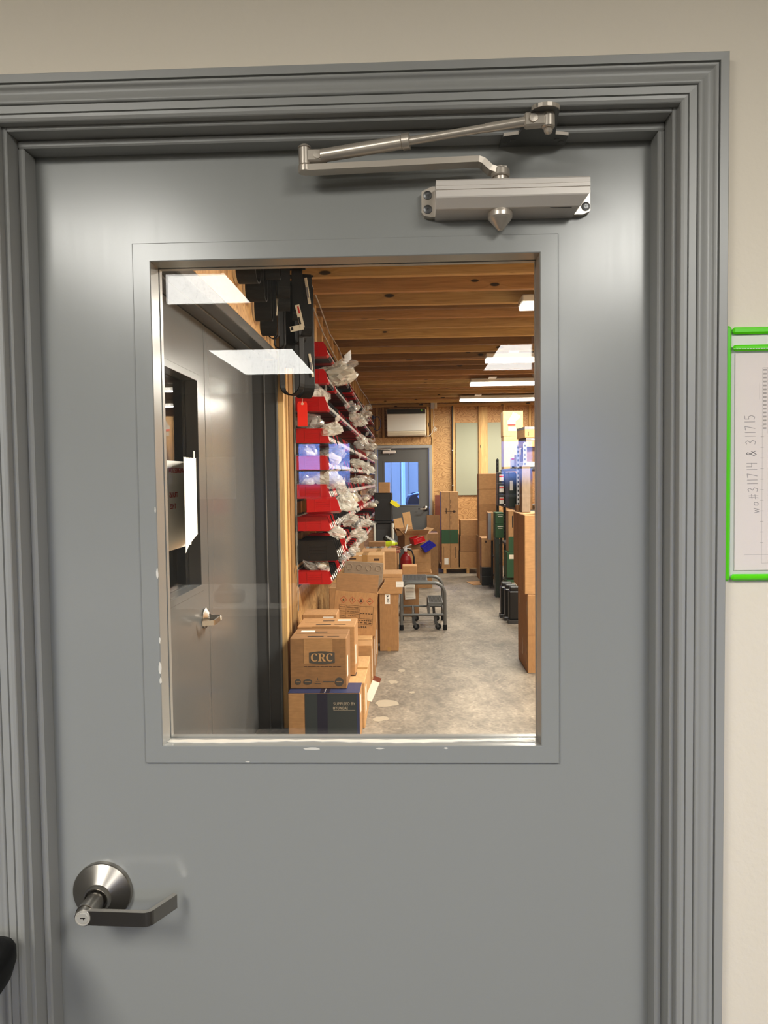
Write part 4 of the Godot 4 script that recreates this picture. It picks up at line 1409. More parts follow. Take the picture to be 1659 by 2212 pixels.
func belts() -> void:
	var st := T()
	var rail := thing("hook_rail", "row of dark steel hooks under the joists that the drive belts hang from", "hook rail", V(-0.68, 2.70, -2.8))
	box(st, V(0, 0, 0), V(0.02, 0.05, 2.4), 0.002)
	put("rail", st, M["black steel"], rail)
	# x, z, top, bottom, half spread, strip width, yaw, words
	var L := [
		[-0.590, -3.22, 2.70, 2.018, 0.070, 0.046, 1.12, "long black drive belt hanging lowest, its loop open towards the aisle"],
		[-0.545, -3.42, 2.70, 2.022, 0.080, 0.066, 0.55, "wide long black drive belt hanging in front of the red bins"],
		[-0.625, -3.36, 2.70, 2.20, 0.060, 0.050, 0.30, "black drive belt hanging behind the two longest belts"],
		[-0.650, -2.98, 2.70, 2.305, 0.028, 0.020, 1.45, "narrow black drive belt with a lit edge, left of the long belts"],
		[-0.630, -3.06, 2.70, 2.265, 0.030, 0.020, 1.40, "narrow black drive belt with a lit edge, hanging a little lower than its neighbour"],
		[-0.655, -2.86, 2.70, 2.30, 0.060, 0.085, 0.15, "broad black drive belt whose lower end touches the door frame line"],
		[-0.640, -2.66, 2.70, 2.335, 0.060, 0.085, 0.10, "broad black drive belt, next one nearer than the frame-touching belt"],
		[-0.635, -2.46, 2.70, 2.385, 0.060, 0.090, 0.05, "broad black drive belt in the middle of the short belts"],
		[-0.630, -2.26, 2.70, 2.42, 0.060, 0.090, 0.00, "broad black drive belt, short, second from the near end"],
		[-0.625, -2.06, 2.70, 2.44, 0.060, 0.090, 0.00, "broad black drive belt at the near end, half behind the reflected lamp"],
		[-0.575, -2.90, 2.70, 2.44, 0.05, 0.062, 0.20, "black drive belt hanging in front of the broad belts, mid length"],
		[-0.545, -2.70, 2.70, 2.46, 0.05, 0.062, 0.25, "black drive belt with a paper sleeve round it"],
		[-0.525, -3.05, 2.70, 2.42, 0.05, 0.055, 0.2, "black drive belt carrying the folded white tag"],
		[-0.500, -3.20, 2.70, 2.36, 0.05, 0.060, 0.3, "black drive belt farthest right, close to the joists"],
		[-0.560, -2.50, 2.70, 2.50, 0.045, 0.07, 0.1, "short black drive belt in front, just under the glass edge"],
		[-0.560, -3.30, 2.70, 2.33, 0.05, 0.045, 0.8, "black drive belt turned half sideways above the longest belts"],
	]
	for q: Array in L:
		st = T()
		cyl(st, V(0.005, 0.0, float(q[1]) + 2.8), V(float(q[0]) + 0.68 + 0.05, 0.004, float(q[1]) + 2.8), 0.006, 0.006, 8)
		put("hook", st, M["black steel"], rail)
		var along := V(sin(q[6]), 0, cos(q[6]))
		var side := V(cos(q[6]), 0, -sin(q[6]))
		var o := thing("drive_belt", q[7], "drive belt", V(q[0], q[2], q[1]), 0.0, "drive belts on the hooks")
		st = T()
		var pts := []
		for p: Vector3 in loop_pts(V(q[0], 0, q[1]), along, q[4], q[2] + 0.012, q[3]):
			pts.append(p - V(q[0], q[2], q[1]))
		strip(st, pts, side, q[5], 0.005, true)
		put("band", st, M["black rubber"], o)
		st = T()
		var p2 := []
		for p: Vector3 in pts:
			p2.append(p + side * (q[5] / 2 + 0.0002))
		strip(st, p2, side, 0.0012, 0.0056, true)
		put("cut_edge", st, M["belt edge"], o)
	# paper: a folded tag and two sleeves on the belts
	var o := thing("belt_tag", "folded white paper tag with red and black print hanging between the belts", "tag", V(-0.52, 2.34, -2.98))
	st = T()
	box(st, V(0, 0.02, 0), V(0.075, 0.03, 0.0012), 0, Basis(V(0, 0, 1), 0.18))
	box(st, V(0.018, 0.085, 0.001), V(0.026, 0.13, 0.0012), 0, Basis(V(0, 0, 1), 0.22))
	put("paper", st, M["cream"], o)
	st = T()
	box(st, V(-0.026, 0.017, 0.001), V(0.012, 0.018, 0.0006), 0, Basis(V(0, 0, 1), 0.18))
	box(st, V(0.017, 0.06, 0.0022), V(0.010, 0.04, 0.0006), 0, Basis(V(0, 0, 1), 0.22))
	put("print", st, M["ink"], o)
	st = T()
	box(st, V(0.013, 0.12, 0.0022), V(0.008, 0.04, 0.0006), 0, Basis(V(0, 0, 1), 0.22))
	put("print", st, M["label red"], o)
	for q: Array in [[-0.615, 2.45, -2.86, 0.024, 0.09, -0.1, "white printed sleeve on a belt near the middle of the hooks"], [-0.475, 2.60, -3.12, 0.016, 0.15, 0.14, "narrow white sleeve on the belt nearest the joists"], [-0.490, 2.21, -3.34, 0.014, 0.14, 0.14, "long narrow cream sleeve beside the widest long belt"]]:
		o = thing("belt_sleeve", q[6], "sleeve", V(q[0], q[1], q[2]), 0.0, "paper sleeves on the belts")
		st = T()
		box(st, V(0, 0, 0), V(q[3], q[4], 0.006), 0.001, Basis(V(0, 0, 1), q[5]))
		put("paper", st, M["cream"], o)
		st = T()
		box(st, V(0, -0.01, 0.0033), V(float(q[3]) * 0.6, float(q[4]) * 0.4, 0.0006), 0, Basis(V(0, 0, 1), q[5]))
		put("print", st, M["grey print"], o)
	# orange-red tag with an eyelet
	o = thing("red_tag", "orange-red card tag with an eyelet hanging before the third and fourth rows of bins", "tag", V(-0.632, 1.885, -3.92))
	st = T()
	extrude(st, [Vector2(-0.034, 0), Vector2(0.034, 0), Vector2(0.034, 0.155), Vector2(0.026, 0.17), Vector2(-0.026, 0.17), Vector2(-0.034, 0.155)], -0.0006, 0.0006)
	put("card", st, M["tag red"], o)
	st = T()
	lathe(st, V(0, 0.155, 0.0007), V(0, 0, 1), [Vector2(0.009, 0), Vector2(0.0085, 0.0012), Vector2(0.005, 0.0014), Vector2(0.0045, 0)], 18)
	put("eyelet", st, M["cream"], o)
	st = T()
	tube(st, [V(0, 0.155, 0.001), V(0.004, 0.19, 0.003), V(-0.01, 0.20, -0.01), V(-0.045, 0.205, -0.06)], 0.001, 5)
	put("string", st, M["cream"], o)
	# cables along the top of the wall
	for q: Array in [[[-0.552, 2.86, -3.6], [-0.548, 2.80, -4.3], [-0.54, 2.71, -4.9], [-0.535, 2.72, -5.6], [-0.53, 2.65, -6.3], [-0.52, 2.70, -7.3], [-0.515, 2.68, -8.4], [-0.5, 2.70, -9.6], [-0.50, 2.70, -10.9]], [[-0.565, 2.78, -3.6], [-0.562, 2.66, -4.6], [-0.562, 2.62, -5.8], [-0.562, 2.60, -7.2], [-0.562, 2.56, -8.4], [-0.562, 2.62, -10.0], [-0.562, 2.66, -11.2]]]:
		o = thing("wall_cable", "thin grey cable sagging along the top of the bin wall, %s of two" % ("upper" if q.size() == 9 else "lower"), "cable", V(q[0][0], q[0][1], q[0][2]))
		st = T()
		var pts := []
		for p: Array in q:
			pts.append(V(p[0], p[1], p[2]) - o.position)
		var cur := Curve3D.new()
		for i in pts.size():
			var tn: Vector3 = (pts[mini(i + 1, pts.size() - 1)] - pts[maxi(i - 1, 0)]) / 6.0
			cur.add_point(pts[i], -tn, tn)
		tube(st, Array(cur.tessellate(3, 6)), 0.005, 6)
		put("cable", st, M["galvanised"], o)

# ------------------------------------------------------------------ cartons
# x0..x1, base y0, height h, front z1, back z0; parts: body, tape, seam
func carton(called: String, label: String, x0: float, x1: float, y0: float, h: float, z1: float, z0: float, m: String, opt := {}) -> Node3D:
	var o := thing(called, label, "box", V((x0 + x1) / 2, y0, (z0 + z1) / 2), opt.get("turn", 0.0), opt.get("group", ""))
	var w := x1 - x0
	var d := z1 - z0
	var st := T()
	box(st, V(0, h / 2, 0), V(w, h, d), minf(0.004, minf(w, d) * 0.05), Basis.IDENTITY, Vector2(rng.randf(), rng.randf()))
	put("body", st, M[m], o)
	if opt.get("seam", true):
		st = T()
		if w >= d or opt.get("front_tape", false):
			box(st, V(0, h + 0.0004, 0), V(0.052 if w > 0.2 else 0.036, 0.0012, d - 0.002))
			box(st, V(0, h - 0.03, d / 2 + 0.0004), V(0.052 if w > 0.2 else 0.036, 0.06, 0.0012))
		else:
			box(st, V(0, h + 0.0004, 0), V(w - 0.002, 0.0012, 0.05))
		put("tape", st, M["tape"], o)
		st = T()
		box(st, V(0, h + 0.0011, 0), V(0.002, 0.0008, d * 0.99) if w >= d else V(w * 0.99, 0.0008, 0.002))
		put("flap_seam", st, M["brown ink"], o)
	return o

# a flat print on the front of a carton: x, y of its centre from the carton's base centre
func print_on(o: Node3D, called: String, m: String, x: float, y: float, w: float, h: float, zf: float, lift := 0.0005) -> void:
	var st := T()
	box(st, V(x, y, zf + lift), V(w, h, 0.0008))
	put(called, st, M[m], o)

func front_letters(o: Node3D, text: String, h: float, m: String, x: float, y: float, zf: float, width := 0.0, bold := true) -> void:
	letters("lettering", text, h, M[m], o, Transform3D(Basis.IDENTITY, V(x, y, zf + 0.0011)), bold, width)

func floor_left() -> void:
	# blue and brown carton in front
	var o := carton("supply_box", "brown carton with dark blue print reading SUPPLIED BY, lowest box at the front", -0.620, -0.203, 0.0, 0.283, -3.05, -3.262, "card b", {"seam": false})
	var zf := 0.106
	print_on(o, "print", "slate print", 0.048, 0.141, 0.318, 0.279, zf)
	print_on(o, "print", "navy dark print", -0.0085, 0.141, 0.060, 0.279, zf, 0.0009)
	print_on(o, "print", "navy print", 0.199, 0.141, 0.016, 0.279, zf, 0.0009)
	var st := T()
	box(st, V(0, 0.2838, 0), V(0.415, 0.0012, 0.210))
	put("print", st, M["navy print"], o)
	st = T()
	box(st, V(-0.012, 0.2846, 0), V(0.022, 0.0008, 0.21))
	box(st, V(0.022, 0.2846, 0), V(0.022, 0.0008, 0.21))
	put("print", st, M["navy dark print"], o)
	st = T()
	box(st, V(0.005, 0.2849, 0), V(0.004, 0.0008, 0.21))
	put("flap_seam", st, M["silver ink"], o)
	front_letters(o, "SUPPLIED BY", 0.017, "silver ink", 0.118, 0.221, zf + 0.0006, 0.126, false)
	front_letters(o, "HYUNDAI", 0.017, "silver ink", 0.096, 0.196, zf + 0.0006, 0.085)
	print_on(o, "print", "silver ink", 0.118, 0.183, 0.126, 0.0016, zf, 0.001)
	st = T()
	box(st, V(0.2089, 0.2, 0.03), V(0.0008, 0.10, 0.06))
	put("side_label", st, M["white card"], o)
	# tan carton behind it
	o = carton("tan_box", "tan carton behind the blue printed carton, under the two logo cartons", -0.625, -0.188, 0.0, 0.283, -3.268, -3.94, "card d")
	st = T()
	box(st, V(0.2188, 0.15, 0.22), V(0.0008, 0.16, 0.10))
	put("side_label", st, M["white card"], o)
	st = T()
	box(st, V(0.13, 0.2842, 0.14), V(0.05, 0.0008, 0.09))
	put("print", st, M["brown ink"], o)
	# the two logo cartons
	for k in 2:
		var z1 := -3.13 - 0.29 * k
		o = carton("logo_carton", ["brown carton with a big CRC logo on its front, on the blue printed carton", "brown carton behind the CRC carton, a white label on its top"][k], -0.617 + 0.0 * k, -0.283 + 0.028 * k, 0.2855, 0.300 + 0.012 * k, z1, z1 - 0.272, "card c" if k == 0 else "card b", {"seam": false, "group": "logo cartons"})
		zf = 0.136
		var H := 0.300 + 0.012 * k
		st = T()
		box(st, V(0.01, H + 0.0004, 0), V(0.32, 0.0008, 0.002))
		put("flap_seam", st, M["brown ink"], o)
		print_on(o, "tape", "card b", 0.0, H - 0.075, 0.17, 0.15, zf - 0.0002)
		st = T()
		for q: Array in [[-0.02, 0.085, 0.095, 0.016], [0.085, 0.085, 0.07, 0.006]]:
			box(st, V(q[0], H + 0.0008, q[1]), V(q[2], 0.0008, q[3]))
		box(st, V(0.0, H + 0.0008, -0.04), V(0.075, 0.0008, 0.018))
		put("print", st, M["ink"], o)
		st = T()
		box(st, V(-0.085 if k == 0 else 0.10, H + 0.0008, -0.06), V(0.085, 0.0008, 0.045))
		put("top_label", st, M["white card"], o)
		st = T()
		box(st, V(0.1674 + 0.014 * k, 0.12, 0.07), V(0.0008, 0.12, 0.05))
		put("side_label", st, M["white card"], o)
		if k == 1:
			continue
		# logo: a barrel shaped plate with pale letters
		st = T()
		var br := []
		for i in 13:
			var t := i / 12.0
			br.append(Vector2(lerpf(-0.076, 0.076, t), 0.185 + 0.030 + 0.0085 * sin(PI * t)))
		for i in 13:
			var t := 1.0 - i / 12.0
			br.append(Vector2(lerpf(-0.076, 0.076, t), 0.185 - 0.030 - 0.0085 * sin(PI * t)))
		extrude(st, br, zf + 0.0002, zf + 0.0012, Transform3D(Basis.IDENTITY, V(0.022, 0, 0)))
		var plate := put("logo_plate", st, M["logo grey"], o)
		letters("lettering", "CRC", 0.048, M["card d"], plate, Transform3D(Basis.IDENTITY, V(0.020, 0.186, zf + 0.0018)), true, 0.128, "Droid Serif")
		st = T()
		for i in 9:
			box(st, V(-0.075 + i * 0.0245, 0.133, zf + 0.0005), V(0.018 + 0.005 * (i % 3) / 2.0, 0.0035, 0.0008))
		put("print", st, M["brown ink"], o)
		for q: Array in [[-0.122, 0.018, 0.018], [-0.064, 0.026, 0.017], [0.122, 0.026, 0.026]]:
			st = T()
			extrude(st, ellipse(24, q[1], q[2], Vector2(q[0], 0.042)), zf + 0.0002, zf + 0.0010)
			put("badge", st, M["logo grey"], o)
			st = T()
			box(st, V(q[0], 0.042, zf + 0.0013), V(float(q[1]) * 1.3, 0.005, 0.0006))
			put("print", st, M["card b"], o)
		st = T()
		for i in 3:
			box(st, V(-0.005, 0.032 + i * 0.010, zf + 0.0006), V(0.036 - i * 0.012, 0.003, 0.0006))
		box(st, V(-0.005, 0.06, zf + 0.0006), V(0.002, 0.014, 0.0006))
		box(st, V(0.06, 0.043, zf + 0.0006), V(0.066, 0.006, 0.0006))
		put("print", st, M["logo grey"], o)
	# more tops just behind
	o = carton("flat_carton", "flat brown carton with a white label, behind the two logo cartons by the wall", -0.630, -0.40, 0.2855, 0.330, -3.73, -3.93, "card b", {"seam": false})
	print_on(o, "top_label", "white card", 0.06, 0.29, 0.07, 0.05, 0.1)
	# tall narrow cartons standing in a row by the wall
	var tw := [[-4.00, 0.17, -0.182, 0.345, "card b"], [-4.18, 0.15, -0.190, 0.350, "card d"], [-4.34, 0.15, -0.180, 0.348, "card c"], [-4.50, 0.16, -0.186, 0.352, "card b"], [-4.68, 0.20, -0.184, 0.35, "card c"]]
	var nm := ["nearest", "second", "third", "fourth", "farthest"]
	for i in 5:
		var q: Array = tw[i]
		o = carton("upright_carton", "upright brown carton under the hazard label box, %s of the row of five" % nm[i], -0.60, q[2], 0.0, q[3], q[0], q[0] - q[1] + 0.006, q[4], {"group": "upright cartons along the bin wall", "seam": false, "turn": rng.randf_range(-0.01, 0.01)})
		st = T()
		box(st, V((float(q[2]) + 0.60) / 2 + 0.0005, 0.2, rng.randf_range(-0.03, 0.03)), V(0.0009, 0.20, 0.022))
		put("side_label", st, M[["white card", "tape"][i % 2]], o)
	# hanging shipping ticket with an orange band
	o = thing("shipping_ticket", "white shipping ticket with an orange band sticking out beside the tan carton", "ticket", V(-0.187, 0.13, -3.52))
	st = T()
	var bz := Basis(V(0, 1, 0), 0.25) * Basis(V(0, 0, 1), -0.42)
	box(st, bz * V(0.018, 0.05, 0), V(0.05, 0.16, 0.001), 0, bz)
	put("paper", st, M["paper"], o)
	st = T()
	box(st, bz * V(0.018, 0.118, 0.001), V(0.052, 0.03, 0.001), 0, bz)
	put("band", st, M["hose brown"], o)
	# hazard label carton, open, tilted
	o = thing("hazard_carton", "open brown carton with four red hazard diamonds, tilted on the upright cartons", "box", V(-0.335, 0.353, -4.42))
	o.rotation.z = -0.085
	o.rotation.y = 0.03
	var W := 0.318
	var H := 0.325
	var D := 0.24
	st = T()
	box(st, V(0, 0.004, 0), V(W, 0.006, D), 0.001)
	box(st, V(0, H / 2, D / 2 - 0.003), V(W, H, 0.006), 0.001)
	box(st, V(0, H / 2, -D / 2 + 0.003), V(W, H, 0.006), 0.001)
	for s: float in [-1.0, 1.0]:
		box(st, V(s * (W / 2 - 0.003), H / 2, 0), V(0.006, H, D - 0.012), 0.001)
	put("body", st, M["card b"], o)
	st = T()
	var fb := Basis(V(1, 0, 0), -0.18)
	box(st, V(0, H, D / 2 - 0.004) + fb * V(0, 0.068, 0), V(W - 0.006, 0.134, 0.005), 0.001, fb)
	put("flap", st, M["card c"], o)
	st = T()
	fb = Basis(V(0, 0, 1), -0.5)
	box(st, V(W / 2 - 0.003, H, -0.01) + fb * V(0, 0.05, 0), V(0.005, 0.10, D - 0.05), 0.001, fb)
	put("flap", st, M["card d"], o)
	zf = D / 2
	for i in 4:
		var cx := -0.094 + i * 0.0655
		st = T()
		for r in 4:
			var a := PI / 2 * r + PI / 4
			box(st, V(cx + 0.0178 * cos(a), 0.262 + 0.0178 * sin(a), zf + 0.0005), V(0.0355, 0.0022, 0.0008), 0, Basis(V(0, 0, 1), a + PI / 2))
		put("hazard_frame", st, M["red ink"], o)
		st = T()
		if i == 0:
			extrude(st, [Vector2(-0.006, -0.008), Vector2(0.006, -0.008), Vector2(0.008, 0), Vector2(0.003, 0.002), Vector2(0.002, 0.01), Vector2(-0.004, 0.003), Vector2(-0.008, 0.002)], zf, zf + 0.001, Transform3D(Basis.IDENTITY, V(cx, 0.262, 0)))
		elif i == 1:
			box(st, V(cx, 0.266, zf + 0.0005), V(0.004, 0.015, 0.0008))
			box(st, V(cx, 0.253, zf + 0.0005), V(0.004, 0.004, 0.0008))
		elif i == 2:
			extrude(st, ellipse(12, 0.005, 0.005, Vector2(cx, 0.270)), zf, zf + 0.001)
			extrude(st, [Vector2(-0.011, -0.010), Vector2(0.011, -0.010), Vector2(0.008, 0.002), Vector2(-0.008, 0.002)], zf, zf + 0.001, Transform3D(Basis.IDENTITY, V(cx, 0.262, 0)))
		else:
			box(st, V(cx, 0.262, zf + 0.0005), V(0.022, 0.0045, 0.0008), 0, Basis(V(0, 0, 1), 0.25))
		put("hazard_sign", st, M["ink"], o)
	# the printed table
	st = T()
	for y: float in [0.222, 0.192, 0.161, 0.128, 0.086]:
		box(st, V(0.005 if y != 0.192 and y != 0.161 else -0.045, y, zf + 0.0005), V(0.256 if y != 0.192 and y != 0.161 else 0.156, 0.0018, 0.0008))
	for q: Array in [[-0.123, 0.154, 0.136], [-0.07, 0.175, 0.094], [0.034, 0.175, 0.094], [0.133, 0.154, 0.136]]:
		box(st, V(q[0], q[1], zf + 0.0005), V(0.0018, q[2], 0.0008))
	for q: Array in [[-0.097, 0.207, 0.03], [-0.097, 0.176, 0.03], [-0.097, 0.144, 0.03], [-0.02, 0.144, 0.05], [0.083, 0.168, 0.08], [0.02, 0.115, 0.07], [0.09, 0.115, 0.06], [0.05, 0.098, 0.13]]:
		for j in 5:
			box(st, V(q[0] + q[2] * (j / 4.0 - 0.5), q[1], zf + 0.0005), V(float(q[2]) * 0.16, 0.006, 0.0008))
	put("print", st, M["brown ink"], o)
	front_letters(o, "SPRAY PAINT", 0.0115, "brown ink", -0.018, 0.207, zf, 0.088, false)
	front_letters(o, "30 CAN/BOX", 0.0115, "brown ink", -0.018, 0.176, zf, 0.084, false)
	front_letters(o, "KOREA", 0.016, "ink", 0.055, 0.066, zf, 0.075)
	# stack behind: support, moulded tray, carton
	carton("plain_carton", "plain brown carton standing behind the hazard carton, under the grey tray", -0.58, -0.19, 0.0, 0.62, -4.91, -5.20, "card b", {"seam": false})
	o = thing("moulded_tray", "grey cardboard tray with four pressed rings leaning behind the hazard carton", "tray", V(-0.30, 0.622, -4.93))
	o.rotation.z = -0.07
	st = T()
	box(st, V(0, 0.105, 0), V(0.325, 0.21, 0.012), 0.003)
	put("board", st, M["card grey"], o)
	for i in 4:
		st = T()
		lathe(st, V(-0.118 + i * 0.080, 0.163, 0.006), V(0, 0, 1), [Vector2(0.026, 0), Vector2(0.024, 0.003), Vector2(0.021, 0.003), Vector2(0.019, 0)], 24)
		put("pressed_ring", st, M["card grey"], o)
	carton("plain_carton", "plain brown carton behind the grey tray, under the carton with brown corner print", -0.50, -0.16, 0.0, 0.556, -5.62, -5.95, "card a", {"seam": false})
	o = carton("corner_print_carton", "brown carton with brown print along its upper edge, topmost behind the grey tray", -0.495, -0.150, 0.558, 0.258, -5.62, -5.95, "card d")
	print_on(o, "print", "brown ink", -0.11, 0.225, 0.06, 0.012, 0.165)
	print_on(o, "print", "brown ink", 0.11, 0.215, 0.05, 0.02, 0.165)
	print_on(o, "white_label", "white card", -0.02, 0.254, 0.07, 0.006, 0.165)
	# tall carton with the OK label and the one on it
	o = carton("tall_carton", "tall plain carton with a white OK label, standing by the step stool", -0.178, -0.012, 0.0, 0.508, -5.27, -5.50, "card a", {"seam": false})
	print_on(o, "white_label", "white card", -0.010, 0.462, 0.046, 0.086, 0.115)
	letters("lettering", "OK", 0.022, M["ink"], o, Transform3D(Basis(V(0, 1, 0), V(-1, 0, 0), V(0, 0, 1)), V(-0.004, 0.452, 0.1163)), true, 0.036)
	st = T()
	extrude(st, [Vector2(-0.014, 0.492), Vector2(-0.007, 0.498), Vector2(0, 0.494), Vector2(0.007, 0.498), Vector2(0.012, 0.492), Vector2(0, 0.480)], 0.1158, 0.1165, Transform3D(Basis.IDENTITY, V(-0.008, 0, 0)))
	put("heart_print", st, M["ink"], o)
	print_on(o, "tape", "tape", 0.0, 0.02, 0.03, 0.04, 0.115)
	o = carton("lidded_carton", "brown lidded carton on the tall OK carton, white label at its corner", -0.215, 0.026, 0.509, 0.178, -5.26, -5.56, "card b", {"seam": false})
	print_on(o, "lid_edge", "brown ink", 0, 0.148, 0.238, 0.002, 0.15)
	print_on(o, "white_label", "white card", 0.098, 0.085, 0.066, 0.048, 0.15)
	st = T()
	for i in 3:
		box(st, V(0.098, 0.07 + i * 0.015, 0.1512), V(0.05, 0.002, 0.0006))
	put("print", st, M["grey print"], o)
	o = carton("boxed_goods", "brown carton behind the lidded carton, ticket hanging on its side", 0.012, 0.17, 0.40, 0.16, -6.9, -7.1, "card b", {"seam": false})
	carton("plain_carton", "brown carton on the floor carrying the ticketed carton behind the step stool", 0.0, 0.19, 0.0, 0.40, -6.88, -7.14, "card c", {"seam": false})
	o = thing("packing_slip", "white packing slip hanging on the carton behind the step stool", "paper", V(0.08, 0.20, -6.865))
	st = T()
	box(st, V(0.012, 0.09, 0), V(0.115, 0.18, 0.0015), 0, Basis(V(0, 0, 1), 0.05))
	put("paper", st, M["paper"], o)
	st = T()
	for i in 9:
		box(st, V(0.012, 0.02 + i * 0.016, 0.0012), V(0.085, 0.0022, 0.0006))
	put("print", st, M["grey print"], o)
	# more cartons further along the wall
	o = carton("dark_label_carton", "brown carton with a dark brown label low on its front, under the bins midway", -0.42, -0.052, 0.40, 0.355, -6.60, -6.95, "card b")
	print_on(o, "dark_label", "brown ink", 0.105, 0.07, 0.13, 0.085, 0.175)
	st = T()
	for i in 6:
		box(st, V(0.065 + i * 0.016, 0.055, 0.1765), V(0.010, 0.016, 0.0006))
	put("print", st, M["card d"], o)
	carton("plain_carton", "brown carton on the floor under the carton with the dark brown label", -0.45, -0.06, 0.0, 0.398, -6.58, -6.98, "card a", {"seam": false})
	carton("plain_carton", "brown carton on the floor under the tray of small packets", -0.46, -0.07, 0.0, 0.62, -7.25, -7.75, "card a", {"seam": false})
	o = thing("packet_tray", "low carton tray filled with dark packets and paper sleeves beside the extinguisher", "tray", V(-0.265, 0.622, -7.45))
	st = T()
	box(st, V(0, 0.004, 0), V(0.37, 0.008, 0.36), 0.001)
	for s: float in [-1.0, 1.0]:
		box(st, V(s * 0.183, 0.04, 0), V(0.004, 0.08, 0.36), 0.001)
		box(st, V(0, 0.04, s * 0.178), V(0.362, 0.08, 0.004), 0.001)
	put("tray_box", st, M["card d"], o)
	for i in 7:
		st = T()
		box(st, V(-0.14 + i * 0.044, 0.055, 0.02), V(0.036, 0.08, 0.30), 0.003, Basis(V(0, 0, 1), rng.randf_range(-0.06, 0.06)))
		put("packet", st, M["grey box" if i % 2 == 0 else ("card b" if i > 4 else "dark grey metal")], o)
	o = carton("small_carton", "small open brown carton standing on the packet tray's far end by the bins", -0.40, -0.20, 0.622, 0.14, -7.68, -7.85, "card c", {"seam": false})
	# hand tool and bottle lying behind
	carton("plain_carton", "brown carton on the floor under the hand vacuum", -0.45, -0.05, 0.0, 0.62, -7.9, -8.6, "card a", {"seam": false})
	o = thing("spray_bottle", "yellow-green plastic bottle lying tilted beside the black tool", "bottle", V(-0.20, 0.621, -8.2))
	st = T()
	lathe(st, V(-0.05, 0.052, 0), V(0.9, 0.12, 0.1), [Vector2(0, 0), Vector2(0.040, 0), Vector2(0.046, 0.01), Vector2(0.046, 0.13), Vector2(0.03, 0.155), Vector2(0.016, 0.165), Vector2(0.016, 0.19), Vector2(0, 0.19)], 18)
	put("bottle_body", st, M["yellow green"], o)
	o = thing("hand_tool", "black and silver hand tool lying beside the yellow-green bottle", "tool", V(-0.18, 0.621, -8.45))
	st = T()
	box(st, V(0.02, 0.09, 0), V(0.20, 0.075, 0.09), 0.02, Basis(V(0, 0, 1), -0.55))
	box(st, V(-0.05, 0.04, 0), V(0.05, 0.08, 0.06), 0.012)
	put("tool_body", st, M["black plastic"], o)
	st = T()
	box(st, V(0.03, 0.105, 0.047), V(0.12, 0.014, 0.004), 0.001, Basis(V(0, 0, 1), -0.55))
	put("silver_strip", st, M["galvanised"], o)
	# extinguisher
	o = thing("fire_extinguisher", "red fire extinguisher with a black strap standing behind the brown cartons", "fire extinguisher", V(0.045, 0.0, -7.62))
	st = T()
	lathe(st, Vector3.ZERO, V(0, 1, 0), [Vector2(0, 0), Vector2(0.07, 0), Vector2(0.074, 0.01), Vector2(0.074, 0.50), Vector2(0.070, 0.55), Vector2(0.050, 0.60), Vector2(0.022, 0.625), Vector2(0.022, 0.65), Vector2(0, 0.65)], 32)
	put("cylinder", st, M["extinguisher red"], o)
	st = T()
	lathe(st, V(0, 0.42, 0), V(0, 1, 0), [Vector2(0.0745, 0), Vector2(0.077, 0.002), Vector2(0.077, 0.022), Vector2(0.0745, 0.024)], 32)
	box(st, V(0.085, 0.432, 0.0), V(0.06, 0.02, 0.03), 0.004, Basis(V(0, 0, 1), 0.2))
	box(st, V(-0.07, 0.33, 0.035), V(0.03, 0.34, 0.02), 0.003)
	put("strap", st, M["black plastic"], o)
	st = T()
	cyl(st, V(0, 0.65, 0), V(0, 0.70, 0), 0.018, 0.016, 16)
	box(st, V(0.02, 0.715, 0), V(0.11, 0.012, 0.02), 0.003, Basis(V(0, 0, 1), 0.35))
	box(st, V(0.02, 0.685, 0), V(0.10, 0.010, 0.02), 0.003, Basis(V(0, 0, 1), -0.1))
	lathe(st, V(0, 0.675, 0.014), V(0, 0, 1), [Vector2(0.018, 0), Vector2(0.018, 0.012), Vector2(0, 0.013)], 16)
	put("valve", st, M["galvanised"], o)
	st = T()
	tube(st, [V(0.02, 0.68, 0.01), V(0.075, 0.66, 0.02), V(0.10, 0.58, 0.03), V(0.098, 0.40, 0.035), V(0.09, 0.25, 0.03)], 0.010, 8)
	put("hose", st, M["black rubber"], o)
	o = thing("coiled_cord", "coil of brown and grey cord lying on the carton left of the extinguisher", "cord", V(-0.14, 0.622, -7.62))
	st = T()
	var pts := []
	for i in 70:
		var t := TAU * i / 16.0
		pts.append(V(0.07 * cos(t) + 0.05, 0.012 + 0.0011 * i + 0.008 * sin(t * 1.7), 0.09 * sin(t)))
	tube(st, pts, 0.0075, 6)
	put("cord", st, M["hose brown"], o)
	# boxes by the back door
	o = carton("creased_carton", "creased brown carton on the floor before the back door, under the open carton", 0.055, 0.383, 0.215, 0.322, -9.0, -9.40, "card b", {"seam": false})
	print_on(o, "crease_line", "card c", 0, 0.148, 0.32, 0.006, 0.20)
	carton("plain_carton", "flat brown carton on the floor under the creased carton by the back door", 0.05, 0.40, 0.0, 0.214, -8.98, -9.42, "card a", {"seam": false})
	o = thing("open_carton", "open brown carton with raised flaps and loose parts on the creased carton", "box", V(0.135, 0.538, -9.22))
	o.rotation.y = 0.35
	st = T()
	box(st, V(0, 0.003, 0), V(0.34, 0.005, 0.30), 0.001)
	for s: float in [-1.0, 1.0]:
		box(st, V(s * 0.168, 0.10, 0), V(0.005, 0.20, 0.30), 0.001)
		box(st, V(0, 0.10, s * 0.148), V(0.331, 0.20, 0.005), 0.001)
	put("body", st, M["card c"], o)
